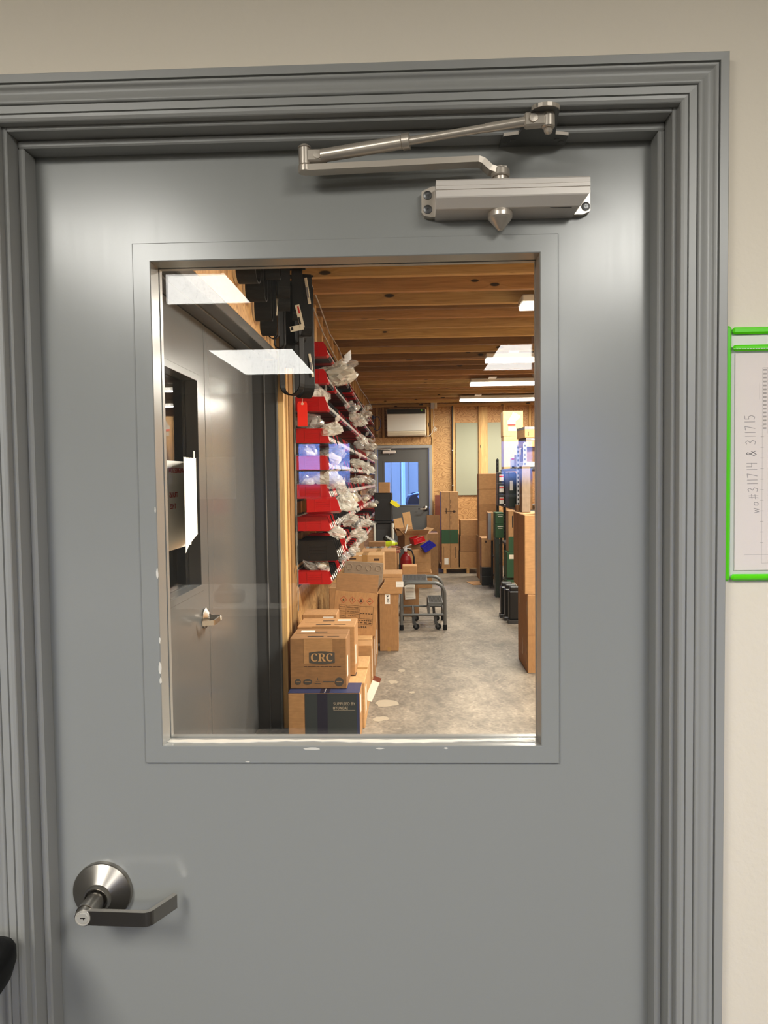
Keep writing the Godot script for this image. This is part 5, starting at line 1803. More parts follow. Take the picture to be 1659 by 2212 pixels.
	for q: Array in [[0.0, 0.2, 0.15, 0.9, 0, 0.33, 0.12], [0.168, 0.2, 0.0, -0.9, 1, 0.29, 0.13], [-0.168, 0.2, 0.0, 0.7, 1, 0.29, 0.12]]:
		st = T()
		var fbs := Basis(V(1, 0, 0), q[3]) if q[4] == 0 else Basis(V(0, 0, 1), q[3])
		box(st, V(q[0], q[1], q[2]) + fbs * V(0, float(q[6]) / 2, 0), V(q[5], q[6], 0.004) if q[4] == 0 else V(0.004, q[6], q[5]), 0.001, fbs)
		put("flap", st, M["card d"], o)
	o = thing("small_open_carton", "small pale carton with its lid up lying in the open carton", "box", V(0.02, 0.765, -9.14))
	o.rotation = V(0.25, 0.2, 0.16)
	st = T()
	box(st, V(0, 0.035, 0), V(0.24, 0.07, 0.18), 0.002)
	put("body", st, M["card c"], o)
	st = T()
	box(st, V(-0.055, 0.13, -0.05), V(0.125, 0.15, 0.004), 0.001, Basis(V(1, 0, 0), -0.35))
	box(st, V(0.075, 0.16, -0.05), V(0.11, 0.22, 0.004), 0.001, Basis(V(1, 0, 0), -0.25))
	put("lid", st, M["card d"], o)
	o = thing("small_tube", "small white tube lying across the little carton's opening", "tube", V(0.055, 0.80, -9.02))
	st = T()
	tube(st, [V(-0.02, -0.03, 0), V(0.0, 0.03, 0.0), V(0.012, 0.085, 0.0)], 0.011, 8)
	put("tube", st, M["white plastic"], o)
	for q: Array in [[0.205, 0.672, -9.03, "red plastic", 0.5, 0.25, "red plastic bin tipped inside the open carton by the back door"], [0.35, 0.585, -8.98, "blue plastic", 0.3, 0.55, "dark blue plastic bin leaning tilted on the creased carton"]]:
		o = thing("loose_bin", q[6], "parts bin", V(q[0], q[1], q[2]), 0.0, "loose bins by the back door")
		o.rotation = V(0.1, q[4], q[5])
		st = T()
		bin_shell(st, 0.185, 0.085, 0.11)
		var ms := put("shell", st, M[q[3]], o)
		ms.position = V(-0.09, -0.04, 0)
	# cart with black cabinets on it
	o = thing("tool_cart", "dark cart with white posts holding two black cabinets before the back door", "cart", V(-0.28, 0.0, -9.75))
	for q: Array in [[-0.14, -0.13], [0.125, -0.13], [-0.14, 0.16], [0.125, 0.16]]:
		st = T()
		cyl(st, V(q[0], 0.0, q[1]), V(q[0], 0.90, q[1]), 0.017, 0.017, 12)
		put("post", st, M["white paint"], o)
	for y: float in [0.10, 0.47, 0.875]:
		st = T()
		box(st, V(0, y + 0.017, 0.015), V(0.31, 0.034, 0.33), 0.004)
		put("shelf", st, M["black steel"], o)
	st = T()
	box(st, V(-0.01, 0.56, 0.19), V(0.33, 0.012, 0.012), 0.002)
	box(st, V(-0.01, 0.60, 0.19), V(0.33, 0.012, 0.012), 0.002)
	put("guard_rail", st, M["galvanised"], o)
	o = thing("black_cabinet", "black steel cabinet on top of the cart, brown box above it", "cabinet", V(-0.285, 0.910, -9.75))
	st = T()
	box(st, V(0, 0.203, 0), V(0.262, 0.406, 0.30), 0.006)
	put("body", st, M["black steel"], o)
	st = T()
	box(st, V(0.0, 0.31, 0.151), V(0.10, 0.004, 0.003))
	box(st, V(0.118, 0.2, 0.155), V(0.012, 0.38, 0.012), 0.002)
	put("handle", st, M["dark grey metal"], o)
	o = thing("black_cabinet", "lower black steel case under the cart's top shelf", "cabinet", V(-0.285, 0.505, -9.75))
	st = T()
	box(st, V(0, 0.183, 0), V(0.225, 0.366, 0.24), 0.006)
	put("body", st, M["dark grey metal"], o)
	carton("top_carton", "small brown carton on top of the black cabinet", -0.352, -0.187, 1.3165, 0.156, -9.62, -9.80, "card b", {"seam": false})
	o = thing("rubber_glove", "yellow rubber glove hanging from the cart's side rail", "glove", V(-0.130, 1.17, -9.50))
	st = T()
	var gb := Basis(V(0, 0, 1), -0.55)
	extrude(st, [Vector2(-0.05, -0.022), Vector2(0.01, -0.032), Vector2(0.045, -0.03), Vector2(0.085, -0.026), Vector2(0.088, -0.018), Vector2(0.06, -0.014), Vector2(0.098, -0.010), Vector2(0.100, -0.001), Vector2(0.062, 0.001), Vector2(0.098, 0.006), Vector2(0.097, 0.014), Vector2(0.06, 0.014), Vector2(0.085, 0.024), Vector2(0.08, 0.03), Vector2(0.045, 0.028), Vector2(0.03, 0.03), Vector2(0.045, 0.048), Vector2(0.036, 0.052), Vector2(0.01, 0.034), Vector2(-0.05, 0.024)], -0.012, 0.012, Transform3D(gb, Vector3.ZERO))
	put("glove_body", st, M["yellow glove"], o)
	st = T()
	cyl(st, V(-0.03, 0.028, 0), V(-0.03, 0.028, -0.12), 0.004, 0.004, 6)
	put("hook", st, M["galvanised"], o)
	# leaning board and dark panel right of the back door
	o = thing("leaning_board", "flattened brown cardboard leaning on the wall right of the back door", "cardboard", V(0.50, 0.0, -11.30))
	st = T()
	var lb := Basis(V(1, 0, 0), -0.07)
	box(st, lb * V(0, 0.45, 0), V(0.22, 0.90, 0.02), 0.003, lb)
	put("sheet", st, M["card c"], o)
	o = thing("leaning_board", "dark brown board standing between the back door and the pallet stack", "board", V(0.585, 0.0, -11.33))
	st = T()
	box(st, lb * V(0, 0.62, 0), V(0.10, 1.24, 0.03), 0.003, lb)
	put("sheet", st, M["hose brown"], o)
	o = thing("waste_box", "large dark brown carton behind the creased carton, below the back door lever", "box", V(0.36, 0.0, -10.6))
	st = T()
	box(st, V(0, 0.33, 0), V(0.36, 0.66, 0.5), 0.004)
	put("body", st, M["card c"], o)

func stool() -> void:
	var o := thing("step_stool", "grey tubular two-step rolling stool with expanded metal treads in the aisle", "step stool", V(0.22, 0.0, -6.42))
	var r := 0.017
	var zf := 0.25
	for s: float in [1.0, -1.0]:
		var z := zf * s
		var st := T()
		var pts := [V(-0.215, 0.03, z), V(-0.215, 0.405, z)]
		for i in range(1, 7):
			var t := PI / 2 * i / 6.0
			pts.append(V(-0.215 + 0.07 * (1 - cos(t)), 0.405 + 0.07 * sin(t), z))
		pts.append(V(0.11, 0.475, z))
		for i in range(1, 9):
			var t := PI / 2 * i / 8.0
			pts.append(V(0.11 + 0.11 * sin(t), 0.475 - 0.11 * (1 - cos(t)), z))
		pts.append(V(0.22, 0.03, z))
		tube(st, pts, r, 14)
		put("side_frame", st, M["stool paint"], o)
		for x: float in [-0.215, 0.22]:
			st = T()
			cyl(st, V(x, 0.0, z), V(x, 0.055, z), 0.021, 0.0195, 16, 0.003)
			put("rubber_foot", st, M["black rubber"], o)
		st = T()
		tube(st, [V(-0.215, 0.155, z), V(0.22, 0.155, z)], 0.012, 12)
		put("side_rail", st, M["stool paint"], o)
		# spring casters
		for x: float in [-0.085, 0.135]:
			st = T()
			box(st, V(x - 0.01, 0.11, z - 0.03 * s), V(0.028, 0.11, 0.028), 0.003, Basis(V(0, 0, 1), 0.08))
			for e: float in [-1.0, 1.0]:
				box(st, V(x + 0.008, 0.05, z - 0.03 * s + e * 0.014), V(0.024, 0.055, 0.003), 0.001, Basis(V(0, 0, 1), 0.35))
			var fork := put("caster_fork", st, M["dark grey metal"], o)
			st = T()
			lathe(st, V(x + 0.018, 0.031, z - 0.03 * s - 0.011), V(0, 0, 1), [Vector2(0, 0), Vector2(0.014, 0), Vector2(0.015, 0.001), Vector2(0.029, 0.001), Vector2(0.031, 0.004), Vector2(0.031, 0.018), Vector2(0.029, 0.021), Vector2(0, 0.022)], 24)
			put("caster_wheel", st, M["black rubber"], fork)
	for q: Array in [[-0.205, 0.050, 0.487, "top"], [0.055, 0.205, 0.262, "low"]]:
		var st := T()
		var x0: float = q[0]
		var x1: float = q[1]
		var y: float = q[2]
		# tread frame and diamond mesh
		for s: float in [-1.0, 1.0]:
			box(st, V((x0 + x1) / 2, y, s * (zf - 0.026)), V(x1 - x0, 0.024, 0.012), 0.002)
			box(st, V(x0 + 0.006 if s < 0 else x1 - 0.006, y, 0), V(0.012, 0.024, 2 * zf - 0.06), 0.002)
		put("tread_frame", st, M["stool paint"], o)
		st = T()
		var n := int((x1 - x0) / 0.026)
		for i in n:
			for j in 20:
				var cx := x0 + 0.02 + i * 0.026 + (0.013 if j % 2 else 0.0)
				var cz := -zf + 0.045 + j * 0.0215
				if cx > x1 - 0.008:
					continue
				for e: float in [-1.0, 1.0]:
					box(st, V(cx + e * 0.0065, y + 0.009, cz), V(0.019, 0.005, 0.004), 0, Basis(V(0, 1, 0), e * 1.0))
		put("tread_mesh", st, M["stool paint"], o)
	var st := T()
	for x: float in [-0.213, -0.10, 0.06, 0.218]:
		tube(st, [V(x, 0.155, -zf), V(x, 0.155, zf)], 0.011, 10)
	put("cross_rail", st, M["stool paint"], o)
	for s: float in [1.0, -1.0]:
		st = T()
		tube(st, [V(0.062, 0.155, s * (zf - 0.025)), V(0.062, 0.255, s * (zf - 0.025))], 0.012, 10)
		put("step_post", st, M["stool paint"], o)

# ------------------------------------------------------------------ the far wall
func back_wall_things() -> void:
	var d := setting("door_4", "grey back door with a dusty window, at the far end of the aisle", V(0, 0, ZB))
	var st := T()
	# frame
	for s: float in [-1.0, 1.0]:
		st = T()
		box(st, V(s * 0.4685, 1.045, -0.02), V(0.05, 2.09, 0.12), 0.003)
		put("frame_leg", st, M["frame paint"], d)
	st = T()
	box(st, V(0, 2.070, -0.02), V(0.887, 0.05, 0.12), 0.003)
	put("frame_head", st, M["frame paint"], d)
	var lx0 := -0.322
	var lx1 := 0.262
	var ly0 := 1.073
	var ly1 := 1.806
	st = T()
	var g := 0.004
	bb(st, -0.440, lx0 - g, 0.01, 2.043, -0.055, -0.010)
	bb(st, lx1 + g, 0.440, 0.01, 2.043, -0.055, -0.010)
	bb(st, lx0 - g, lx1 + g, 0.01, ly0 - g, -0.055, -0.010)
	bb(st, lx0 - g, lx1 + g, ly1 + g, 2.043, -0.055, -0.010)
	put("leaf", st, M["leaf paint"], d)
	lite(d, lx0, lx1, ly0, ly1, M["leaf paint"], Transform3D(Basis.IDENTITY, V(0, 0, -0.010)), 0.03)
	lever_set(d, Transform3D(Basis.IDENTITY, V(0.375, 1.005, -0.010)), -1.0)
	var o := thing("back_door_closer", "small silver door closer at the top of the back door", "door closer", V(-0.24, 1.955, ZB - 0.010))
	st = T()
	box(st, V(0, 0.03, 0.028), V(0.225, 0.052, 0.054), 0.008)
	cyl(st, V(0.0, 0.004, 0.028), V(0.0, -0.012, 0.028), 0.014, 0.004, 16)
	put("body", st, M["silver paint"], o)
	st = T()
	box(st, V(0, 0.03, 0.004), V(0.265, 0.045, 0.008), 0.002)
	put("mounting_plate", st, M["dark grey metal"], o)
	st = T()
	cyl(st, V(0.02, 0.056, 0.03), V(0.02, 0.072, 0.03), 0.008, 0.008, 10)
	strip(st, [V(0.02, 0.072, 0.03), V(-0.20, 0.080, 0.05)], V(0, 0, 1), 0.016, 0.006)
	tube(st, [V(-0.20, 0.084, 0.05), V(0.06, 0.115, 0.10)], 0.006, 8)
	put("arm", st, M["silver steel"], o)
	# air conditioner in the framed opening above the door
	o = thing("air_conditioner", "white wall air conditioner with a dark top panel above the back door", "air conditioner", V(0.06, 2.236, ZB))
	st = T()
	box(st, V(0, 0.238, 0.085), V(0.664, 0.452, 0.28), 0.014)
	put("casing", st, M["cream"], o)
	st = T()
	box(st, V(0, 0.232, 0.229), V(0.648, 0.285, 0.012), 0.005)
	put("front_panel", st, M["white plastic"], o)
	st = T()
	box(st, V(0, 0.418, 0.227), V(0.640, 0.078, 0.008), 0.003)
	put("display_panel", st, M["black plastic"], o)
	st = T()
	box(st, V(0.262, 0.436, 0.2315), V(0.012, 0.006, 0.002))
	put("display_led", st, M["green led"], o)
	st = T()
	for i in 4:
		box(st, V(0, 0.030 + i * 0.012, 0.228), V(0.630, 0.004, 0.010), 0.001, Basis(V(1, 0, 0), 0.4))
	put("louver", st, M["cream"], o)
	# outlet box and cord
	o = thing("outlet_box", "grey metal outlet box on the stud right of the air conditioner", "outlet", V(0.53, 2.715, ZB + 0.005))
	st = T()
	box(st, V(-0.02, 0.06, 0.03), V(0.065, 0.125, 0.055), 0.004)
	put("box_body", st, M["galvanised"], o)
	st = T()
	box(st, V(0.035, 0.06, 0.022), V(0.045, 0.12, 0.035), 0.004)
	put("cover", st, M["cream"], o)
	o = thing("power_cord", "white looped cord hanging from the outlet box to the air conditioner", "cord", V(0.53, 2.70, ZB + 0.03))
	st = T()
	var pts := []
	for p: Array in [[0, 0.02, 0], [0.005, -0.12, 0.01], [-0.005, -0.28, 0.02], [0.03, -0.36, 0.02], [0.05, -0.33, 0.02], [0.02, -0.30, 0.03], [0.012, -0.38, 0.02], [0.045, -0.37, 0.03], [-0.01, -0.33, 0.03], [-0.03, -0.40, 0.03], [-0.08, -0.45, 0.04], [-0.16, -0.455, 0.05]]:
		pts.append(V(p[0], p[1], p[2]))
	tube(st, pts, 0.006, 6)
	put("cord", st, M["white plastic"], o)
	o = thing("conduit", "thin grey conduit running down the stud to the right of the plywood panel", "conduit", V(0.848, 0.9, ZB + 0.01))
	st = T()
	tube(st, [V(0, 0, 0), V(0, 1.86, 0)], 0.009, 8)
	put("pipe", st, M["dark grey metal"], o)
	for y: float in [0.5, 1.1]:
		st = T()
		box(st, V(0, y, 0), V(0.03, 0.014, 0.022), 0.002)
		put("clip", st, M["galvanised"], o)
	o = thing("hose_loop", "dark blue cable looped on a nail at the far top end of the bin wall", "cable", V(-0.42, 2.43, -10.9))
	st = T()
	pts = []
	for i in 20:
		pts.append(V(0.062 * cos(TAU * i / 20), 0.115 * sin(TAU * i / 20), 0))
	tube(st, pts, 0.007, 8, true)
	box(st, V(-0.06, 0.10, 0), V(0.04, 0.06, 0.04), 0.004)
	put("cable", st, M["blue plug"], o)
	# pallet with boxes
	o = thing("pallet", "wooden pallet at the back wall carrying two stacks of cartons", "pallet", V(1.00, 0.0, -10.95))
	for i in 7:
		st = T()
		box(st, V(0, 0.086, 0.36 - i * 0.12), V(0.80, 0.018, 0.09), 0.002)
		put("plank", st, M["stud b"], o)
	for x: float in [-0.345, 0.02, 0.38]:
		st = T()
		box(st, V(x, 0.0385, 0), V(0.045, 0.077, 0.80), 0.002)
		put("runner", st, M["stud b"], o)
	var c := carton("banded_carton", "tall brown carton with a green band at its top, lower of the pallet's left stack", 0.604, 0.874, 0.096, 0.604, -10.55, -10.95, "card b", {"seam": false, "group": "tall banded cartons"})
	print_on(c, "green_band", "green print", 0, 0.493, 0.268, 0.218, 0.2)
	print_on(c, "white_label", "white card", -0.06, 0.10, 0.065, 0.10, 0.2, 0.0012)
	print_on(c, "print", "ink", 0.088, 0.24, 0.008, 0.18, 0.2)
	print_on(c, "print", "brown ink", -0.10, 0.24, 0.004, 0.2, 0.2)
	print_on(c, "flap_seam", "brown ink", 0.0, 0.302, 0.004, 0.6, 0.2, 0.001)
	c = carton("banded_carton", "tall brown carton with printed arrows, upper of the pallet's left stack", 0.602, 0.874, 0.701, 0.606, -10.55, -10.95, "card b", {"seam": false, "group": "tall banded cartons"})
	print_on(c, "flap_seam", "brown ink", 0.0, 0.303, 0.004, 0.6, 0.2, 0.001)
	st = T()
	box(st, V(-0.055, 0.30, 0.2006), V(0.014, 0.09, 0.0008))
	box(st, V(0.0, 0.29, 0.2006), V(0.16, 0.008, 0.0008))
	extrude(st, ellipse(12, 0.026, 0.02, Vector2(0.07, 0.29)), 0.2002, 0.201)
	for i in 5:
		box(st, V(0.018, 0.11 + i * 0.085, 0.2006), V(0.012, 0.055, 0.0008))
	put("print", st, M["brown ink"], c)
	var rows := ["bottom", "middle", "top"]
	for i in 3:
		c = carton("pallet_carton", "plain brown carton on the pallet's right stack, %s of three" % rows[i], 0.893 + 0.008 * i, 1.180 + 0.012 * i, 0.096 + 0.2525 * i, 0.251, -10.55, -10.90, ["card b", "card a", "card b"][i], {"group": "plain cartons on the pallet"})
	var n4 := ["lowest", "second", "third", "topmost"]
	carton("base_carton", "brown carton on the floor under the stack of four cartons", 1.13, 1.43, 0.0, 0.644, -9.9, -10.25, "card a", {"seam": false})
	for i in 4:
		carton("stack_carton", "square brown carton in the stack of four before the back wall, %s one" % n4[i], 1.143, 1.42, 0.645 + i * 0.2345, 0.233, -9.9, -10.2, ["card b", "card a", "card b", "card b"][i], {"group": "stack of four cartons"})

# ------------------------------------------------------------------ the right hand side
func slotted_post(o: Node3D, x: float, y0: float, y1: float, z: float, m: String) -> void:
	var st := T()
	var n := int((y1 - y0) / 0.05)
	# an angle post: the face towards the aisle is pierced by a row of slots
	for s: float in [-1.0, 1.0]:
		box(st, V(x + s * 0.0125, (y0 + y1) / 2, z), V(0.012, y1 - y0, 0.003), 0.0006)
	for i in n + 1:
		box(st, V(x, y0 + i * (y1 - y0) / n, z), V(0.013, 0.026, 0.003))
	box(st, V(x + 0.0185, (y0 + y1) / 2, z - 0.018), V(0.003, y1 - y0, 0.038), 0.0006)
	put("post", st, M[m], o)
	st = T()
	box(st, V(x, (y0 + y1) / 2, z - 0.006), V(0.020, y1 - y0 - 0.02, 0.001))
	put("slot_shadow", st, M["gap"], o)

func right_side() -> void:
	# shelf rack with pale slotted posts
	var o := thing("shelf_rack", "tall rack with pale slotted posts full of cartons along the right side", "shelf rack", Vector3.ZERO)
	for q: Array in [[1.405, -7.2], [1.388, -7.62], [1.545, -7.2], [2.0, -7.2], [2.0, -8.9]]:
		slotted_post(o, q[0], 0.0, 1.90, q[1], "galvanised")
	for q: Array in [[1.347, -9.3], [1.445, -9.3]]:
		slotted_post(o, q[0], 0.0, 1.78, q[1], "black steel")
	for y: float in [0.10, 0.62, 1.13, 1.62]:
		var st := T()
		box(st, V(1.70, y, -8.25), V(0.62, 0.03, 2.1), 0.003)
		put("shelf", st, M["dark grey metal"], o)
	# big cartons on top
	var c := carton("top_shelf_carton", "large tan carton with a torn white label, topmost on the rack", 1.394, 1.668, 2.085, 0.345, -9.02, -9.28, "card d", {"seam": false, "group": "large cartons on top of the rack"})
	var st := T()
	extrude(st, [Vector2(-0.075, 0.165), Vector2(0.03, 0.165), Vector2(0.03, 0.21), Vector2(0.075, 0.235), Vector2(0.10, 0.275), Vector2(0.0, 0.33), Vector2(-0.01, 0.30), Vector2(-0.055, 0.225), Vector2(-0.075, 0.215)], 0.1305, 0.1315)
	put("white_label", st, M["white card"], c)
	print_on(c, "print", "label red", -0.02, 0.155, 0.105, 0.022, 0.13)
	print_on(c, "white_label", "white card", -0.012, 0.10, 0.10, 0.05, 0.13)
	c = carton("top_shelf_carton", "large tan carton under the one with the torn label, on the rack", 1.398, 1.664, 1.637, 0.446, -9.0, -9.27, "card d", {"seam": false, "group": "large cartons on top of the rack"})
	for q: Array in [[1.53, "lower", 1.862, 0.103], [1.515, "upper", 1.967, 0.125]]:
		c = carton("grey_topped_carton", "tan carton with a dark grey top band, %s of the pair at the glass edge" % q[1], q[0] - 0.125, q[0] + 0.16, q[2], q[3], -7.26, -7.60, "card d", {"seam": false, "group": "grey topped cartons", "turn": 0.12})
		print_on(c, "grey_band", "grey print", 0, float(q[3]) - 0.016, 0.283, 0.030, 0.17)
		st = T()
		box(st, V(-0.1432, float(q[3]) - 0.016, 0), V(0.0008, 0.030, 0.335))
		put("grey_band", st, M["grey print"], c)
		st = T()
		for i in 6:
			box(st, V(-0.07 + i * 0.03, float(q[3]) - 0.016, 0.1712), V(0.022, 0.006, 0.0006))
		put("print", st, M["white card"], c)
		print_on(c, "print", "brown ink", -0.10, 0.045, 0.006, 0.045, 0.17)
	c = carton("small_white_box", "small white box with a red top on the rack, left of the grey topped pair", 1.405, 1.465, 1.637, 0.135, -8.30, -8.42, "white card", {"seam": false})
	print_on(c, "print", "label red", 0, 0.12, 0.058, 0.026, 0.06)
	print_on(c, "print", "ink", 0.0, 0.02, 0.05, 0.022, 0.06)
	carton("grey_carton", "grey brown carton between the white box and the grey topped pair", 1.44, 1.60, 1.637, 0.17, -8.05, -8.3, "card grey", {"seam": false})
	carton("flat_white_box", "flat white box under the grey topped cartons", 1.40, 1.66, 1.637, 0.055, -7.24, -7.6, "white card", {"seam": false})
	carton("riser_carton", "plain carton on the rack lifting the grey topped pair", 1.42, 1.66, 1.694, 0.166, -7.30, -7.62, "card c", {"seam": false})
	# goods on the shelf below: dark cases and labelled packs
	for q: Array in [[1.335, 1.425, 1.146, 0.44, -8.05, -8.35, "dark green", "tall dark green case on the rack's third shelf, left one of two"], [1.43, 1.60, 1.146, 0.42, -7.9, -8.3, "black steel", "tall black case on the rack's third shelf beside the dark green case"], [1.43, 1.50, 1.146, 0.45, -7.28, -7.5, "card c", "narrow dark carton on the rack's third shelf at the glass edge"]]:
		c = carton("tall_case", q[7], q[0], q[1], q[2], q[3], q[4], q[5], q[6], {"seam": false})
		print_on(c, "white_label", "white card", -0.01, float(q[3]) * 0.62, 0.04, 0.12, (float(q[4]) - float(q[5])) / 2)
	for i in 3:
		c = carton("labelled_pack", "dark pack with a white and red label at the rack's far left post, %s" % ["lower one", "middle one", "upper one"][i], 1.27, 1.35, 1.146 + i * 0.15, 0.148, -8.6, -8.8, "black plastic", {"seam": false, "group": "labelled packs"})
		print_on(c, "white_label", "white card", 0.005, 0.072, 0.055, 0.085, 0.1)
		print_on(c, "print", "label red", 0.005, 0.09, 0.055, 0.016, 0.1, 0.0012)
	c = carton("leaning_carton", "narrow grey brown carton standing upright on the tall brown carton", 1.028, 1.098, 1.2265, 0.388, -4.98, -5.12, "card grey", {"seam": false})
	# second shelf: green boxes
	for q: Array in [[1.185, 1.29, 0.931, 0.147, -8.2, "green box with pale print, upper of the pair in front of the rack"], [1.184, 1.29, 0.752, 0.177, -8.2, "green box with pale print, lower of the pair in front of the rack"]]:
		c = carton("green_box", q[5], q[0], q[1], q[2], q[3], q[4], float(q[4]) - 0.22, "green print", {"seam": false, "group": "green boxes by the rack"})
		for j in 2:
			print_on(c, "print", "white card", 0.01, float(q[3]) - 0.03 - j * 0.022, 0.07 - 0.015 * j, 0.008, 0.11)
	carton("green_box", "green box carrying the pair of green boxes in front of the rack", 1.18, 1.232, 0.0, 0.75, -8.18, -8.30, "dark green", {"seam": false, "group": "green boxes by the rack"})
	c = carton("narrow_carton", "narrow grey fronted carton left of the green boxes", 1.150, 1.228, 0.675, 0.38, -8.75, -8.95, "card b", {"seam": false})
	print_on(c, "grey_band", "grey print", -0.018, 0.19, 0.04, 0.36, 0.1)
	c = carton("banded_carton", "tall brown carton with a green lower half, in front of the rack", 1.266, 1.364, 0.636, 0.49, -7.58, -7.80, "card b", {"seam": false, "group": "tall banded cartons"})
	print_on(c, "green_band", "green print", 0, 0.091, 0.097, 0.182, 0.11)
	print_on(c, "print", "ink", 0.0, 0.36, 0.012, 0.14, 0.11)
	for i in 2:
		c = carton("green_box", "dark green box on the floor below the green banded carton, %s one" % ["lower", "upper"][i], 1.245, 1.362, 0.0 + i * 0.33, 0.304, -7.56, -7.82, "green print", {"seam": false, "group": "green boxes by the rack"})
		print_on(c, "print", "cream", 0.01, 0.25, 0.085, 0.05, 0.13)
	c = carton("standing_carton", "brown carton standing on two black boxes near the pallet", 1.105, 1.25, 0.262, 0.412, -9.2, -9.5, "card b", {"seam": false})
	print_on(c, "print", "brown ink", -0.01, 0.36, 0.03, 0.03, 0.15)
	for i in 2:
		carton("black_box", "black box on the floor under the standing brown carton, %s of two" % ["lower", "upper"][i], 1.108, 1.247, i * 0.131, 0.129, -9.2, -9.5, "black plastic", {"seam": false, "group": "black boxes"})
	o = thing("cardboard_sheet", "loose piece of brown cardboard lying on the floor before the black boxes", "cardboard", V(1.05, 0.0, -9.42))
	st = T()
	box(st, V(0, 0.004, 0), V(0.20, 0.005, 0.34), 0.001, Basis(V(0, 1, 0), 0.2))
	put("sheet", st, M["card b"], o)
	# dark wire rack end with sloping bars
	o = thing("wire_rack", "dark metal rack with sloping rails standing at the edge of the aisle", "wire rack", V(1.26, 0.0, -8.735))
	for z: float in [-0.42, 0.36]:
		st = T()
		box(st, V(-0.01 if z < 0 else 0.02, 0.37, z), V(0.03, 0.74, 0.03), 0.003)
		put("upright", st, M["black steel"], o)
		st = T()
		box(st, V(-0.01 if z < 0 else 0.02, 0.006, z + 0.06), V(0.10, 0.012, 0.16), 0.002)
		put("rack_foot", st, M["black steel"], o)
	for y: float in [0.16, 0.42, 0.66]:
		st = T()
		box(st, V(0.005, y, -0.03), V(0.02, 0.022, 0.80), 0.003, Basis(V(1, 0, 0), 0.02))
		put("rack_rail", st, M["dark grey metal"], o)
	st = T()
	box(st, V(0.016, 0.37, -0.03), V(0.004, 0.68, 0.76), 0.001)
	put("mesh_back", st, M["black steel"], o)
	# black cases by the big cartons
	for i in 3:
		o = thing("black_case", "black upright case with a handle on the floor beside the tall cartons, %s of three" % ["nearest", "middle", "farthest"][i], "case", V(1.185 - 0.022 * i, 0.0, -6.52 - i * 0.16), 0.0, "black upright cases")
		st = T()
		box(st, V(0, 0.19, 0), V(0.13, 0.30, 0.11), 0.012)
		box(st, V(0, 0.36, 0), V(0.11, 0.05, 0.09), 0.008)
		put("case_body", st, M["black plastic"], o)
		st = T()
		box(st, V(0, 0.02, 0), V(0.15, 0.04, 0.12), 0.004)
		put("case_base", st, M["dark grey metal"], o)
	# the two big cartons at the glass edge
	c = carton("big_carton", "large brown carton on the floor at the right edge of the glass", 0.998, 1.36, 0.0, 0.613, -4.52, -5.02, "card a", {"seam": false, "group": "large cartons at the glass edge"})
	st = T()
	for q: Array in [[0.17, 0.14, 0.16], [0.0, 0.16, 0.13], [-0.14, 0.1, 0.09], [0.22, 0.50, 0.13], [-0.16, 0.53, 0.11]]:
		box(st, V(-0.1815, q[1], q[0]), V(0.0008, q[2], 0.016))
	put("tape", st, M["tape"], c)
	print_on(c, "crease_line", "card c", -0.08, 0.30, 0.2, 0.004, 0.25)
	c = carton("big_carton", "tall brown carton stacked on the large carton at the right edge of the glass", 0.985, 1.36, 0.614, 0.612, -4.52, -5.22, "card b", {"seam": false, "group": "large cartons at the glass edge"})
	c.rotation.y = -0.02
	print_on(c, "tape", "tape", -0.06, 0.56, 0.05, 0.11, 0.35)
	st = T()
	box(st, V(-0.188, 0.31, -0.05), V(0.0008, 0.60, 0.004))
	box(st, V(-0.188, 0.08, 0.20), V(0.0008, 0.13, 0.02))
	put("tape", st, M["brown ink"], c)
	st = T()
	box(st, V(-0.10, 0.618, 0.2), V(0.16, 0.004, 0.10), 0.001, Basis(V(0, 0, 1), 0.06))
	put("flap", st, M["card d"], c)
	c = carton("short_carton", "small low carton lying on the far corner of the tall brown carton", 1.005, 1.06, 1.2265, 0.055, -5.14, -5.21, "card c", {"seam": false})

# ------------------------------------------------------------------ outside the back door
func outside() -> void:
	var st := T()
	bb(st, -8, 8, -0.25, -0.12, -26, -11.7)
	var f := put("ground", st, M["concrete"], self)
	f.set_meta("kind", "structure")
	f.set_meta("label", "concrete yard outside the back door")
	var w := setting("wall_yard", "pale ribbed metal wall across the yard")
	for i in 40:
		st = T()
		box(st, V(-4.0 + i * 0.2, 1.4, -15.5 + (0.03 if i % 2 else 0.0)), V(0.2, 3.2, 0.05), 0.01)
		put("metal_panel", st, M["tan metal"], w)
	var o := thing("yard_machine", "dark machine with a grey box and hoses standing in the yard beyond the back door", "machine", V(0.22, -0.12, -13.6))
	st = T()
	box(st, V(0, 0.55, 0), V(0.42, 1.1, 0.5), 0.06)
	lathe(st, V(0, 1.18, 0.2), V(0, 0, 1), [Vector2(0.16, 0), Vector2(0.2, 0.03), Vector2(0.2, 0.09), Vector2(0.15, 0.11), Vector2(0, 0.11)], 20)
	put("machine_body", st, M["black steel"], o)
	st = T()
	box(st, V(-0.03, 1.02, 0.27), V(0.20, 0.22, 0.06), 0.02)
	box(st, V(0.09, 1.25, 0.33), V(0.05, 0.14, 0.02), 0.005, Basis(V(0, 0, 1), 0.5))
	put("meter_box", st, M["galvanised"], o)
	st = T()
	tube(st, [V(-0.2, 1.1, 0.2), V(-0.12, 1.32, 0.28), V(0.05, 1.36, 0.3), V(0.2, 1.24, 0.28), V(0.28, 1.0, 0.2)], 0.02, 8)
	put("hose", st, M["galvanised"], o)
	o = thing("yard_pipe", "white pipe standing against the ribbed wall in the yard", "pipe", V(-0.03, -0.12, -15.2))
	st = T()
	cyl(st, V(0, 0, 0), V(0, 2.3, 0), 0.045, 0.045, 16)
	put("pipe", st, M["galvanised"], o)

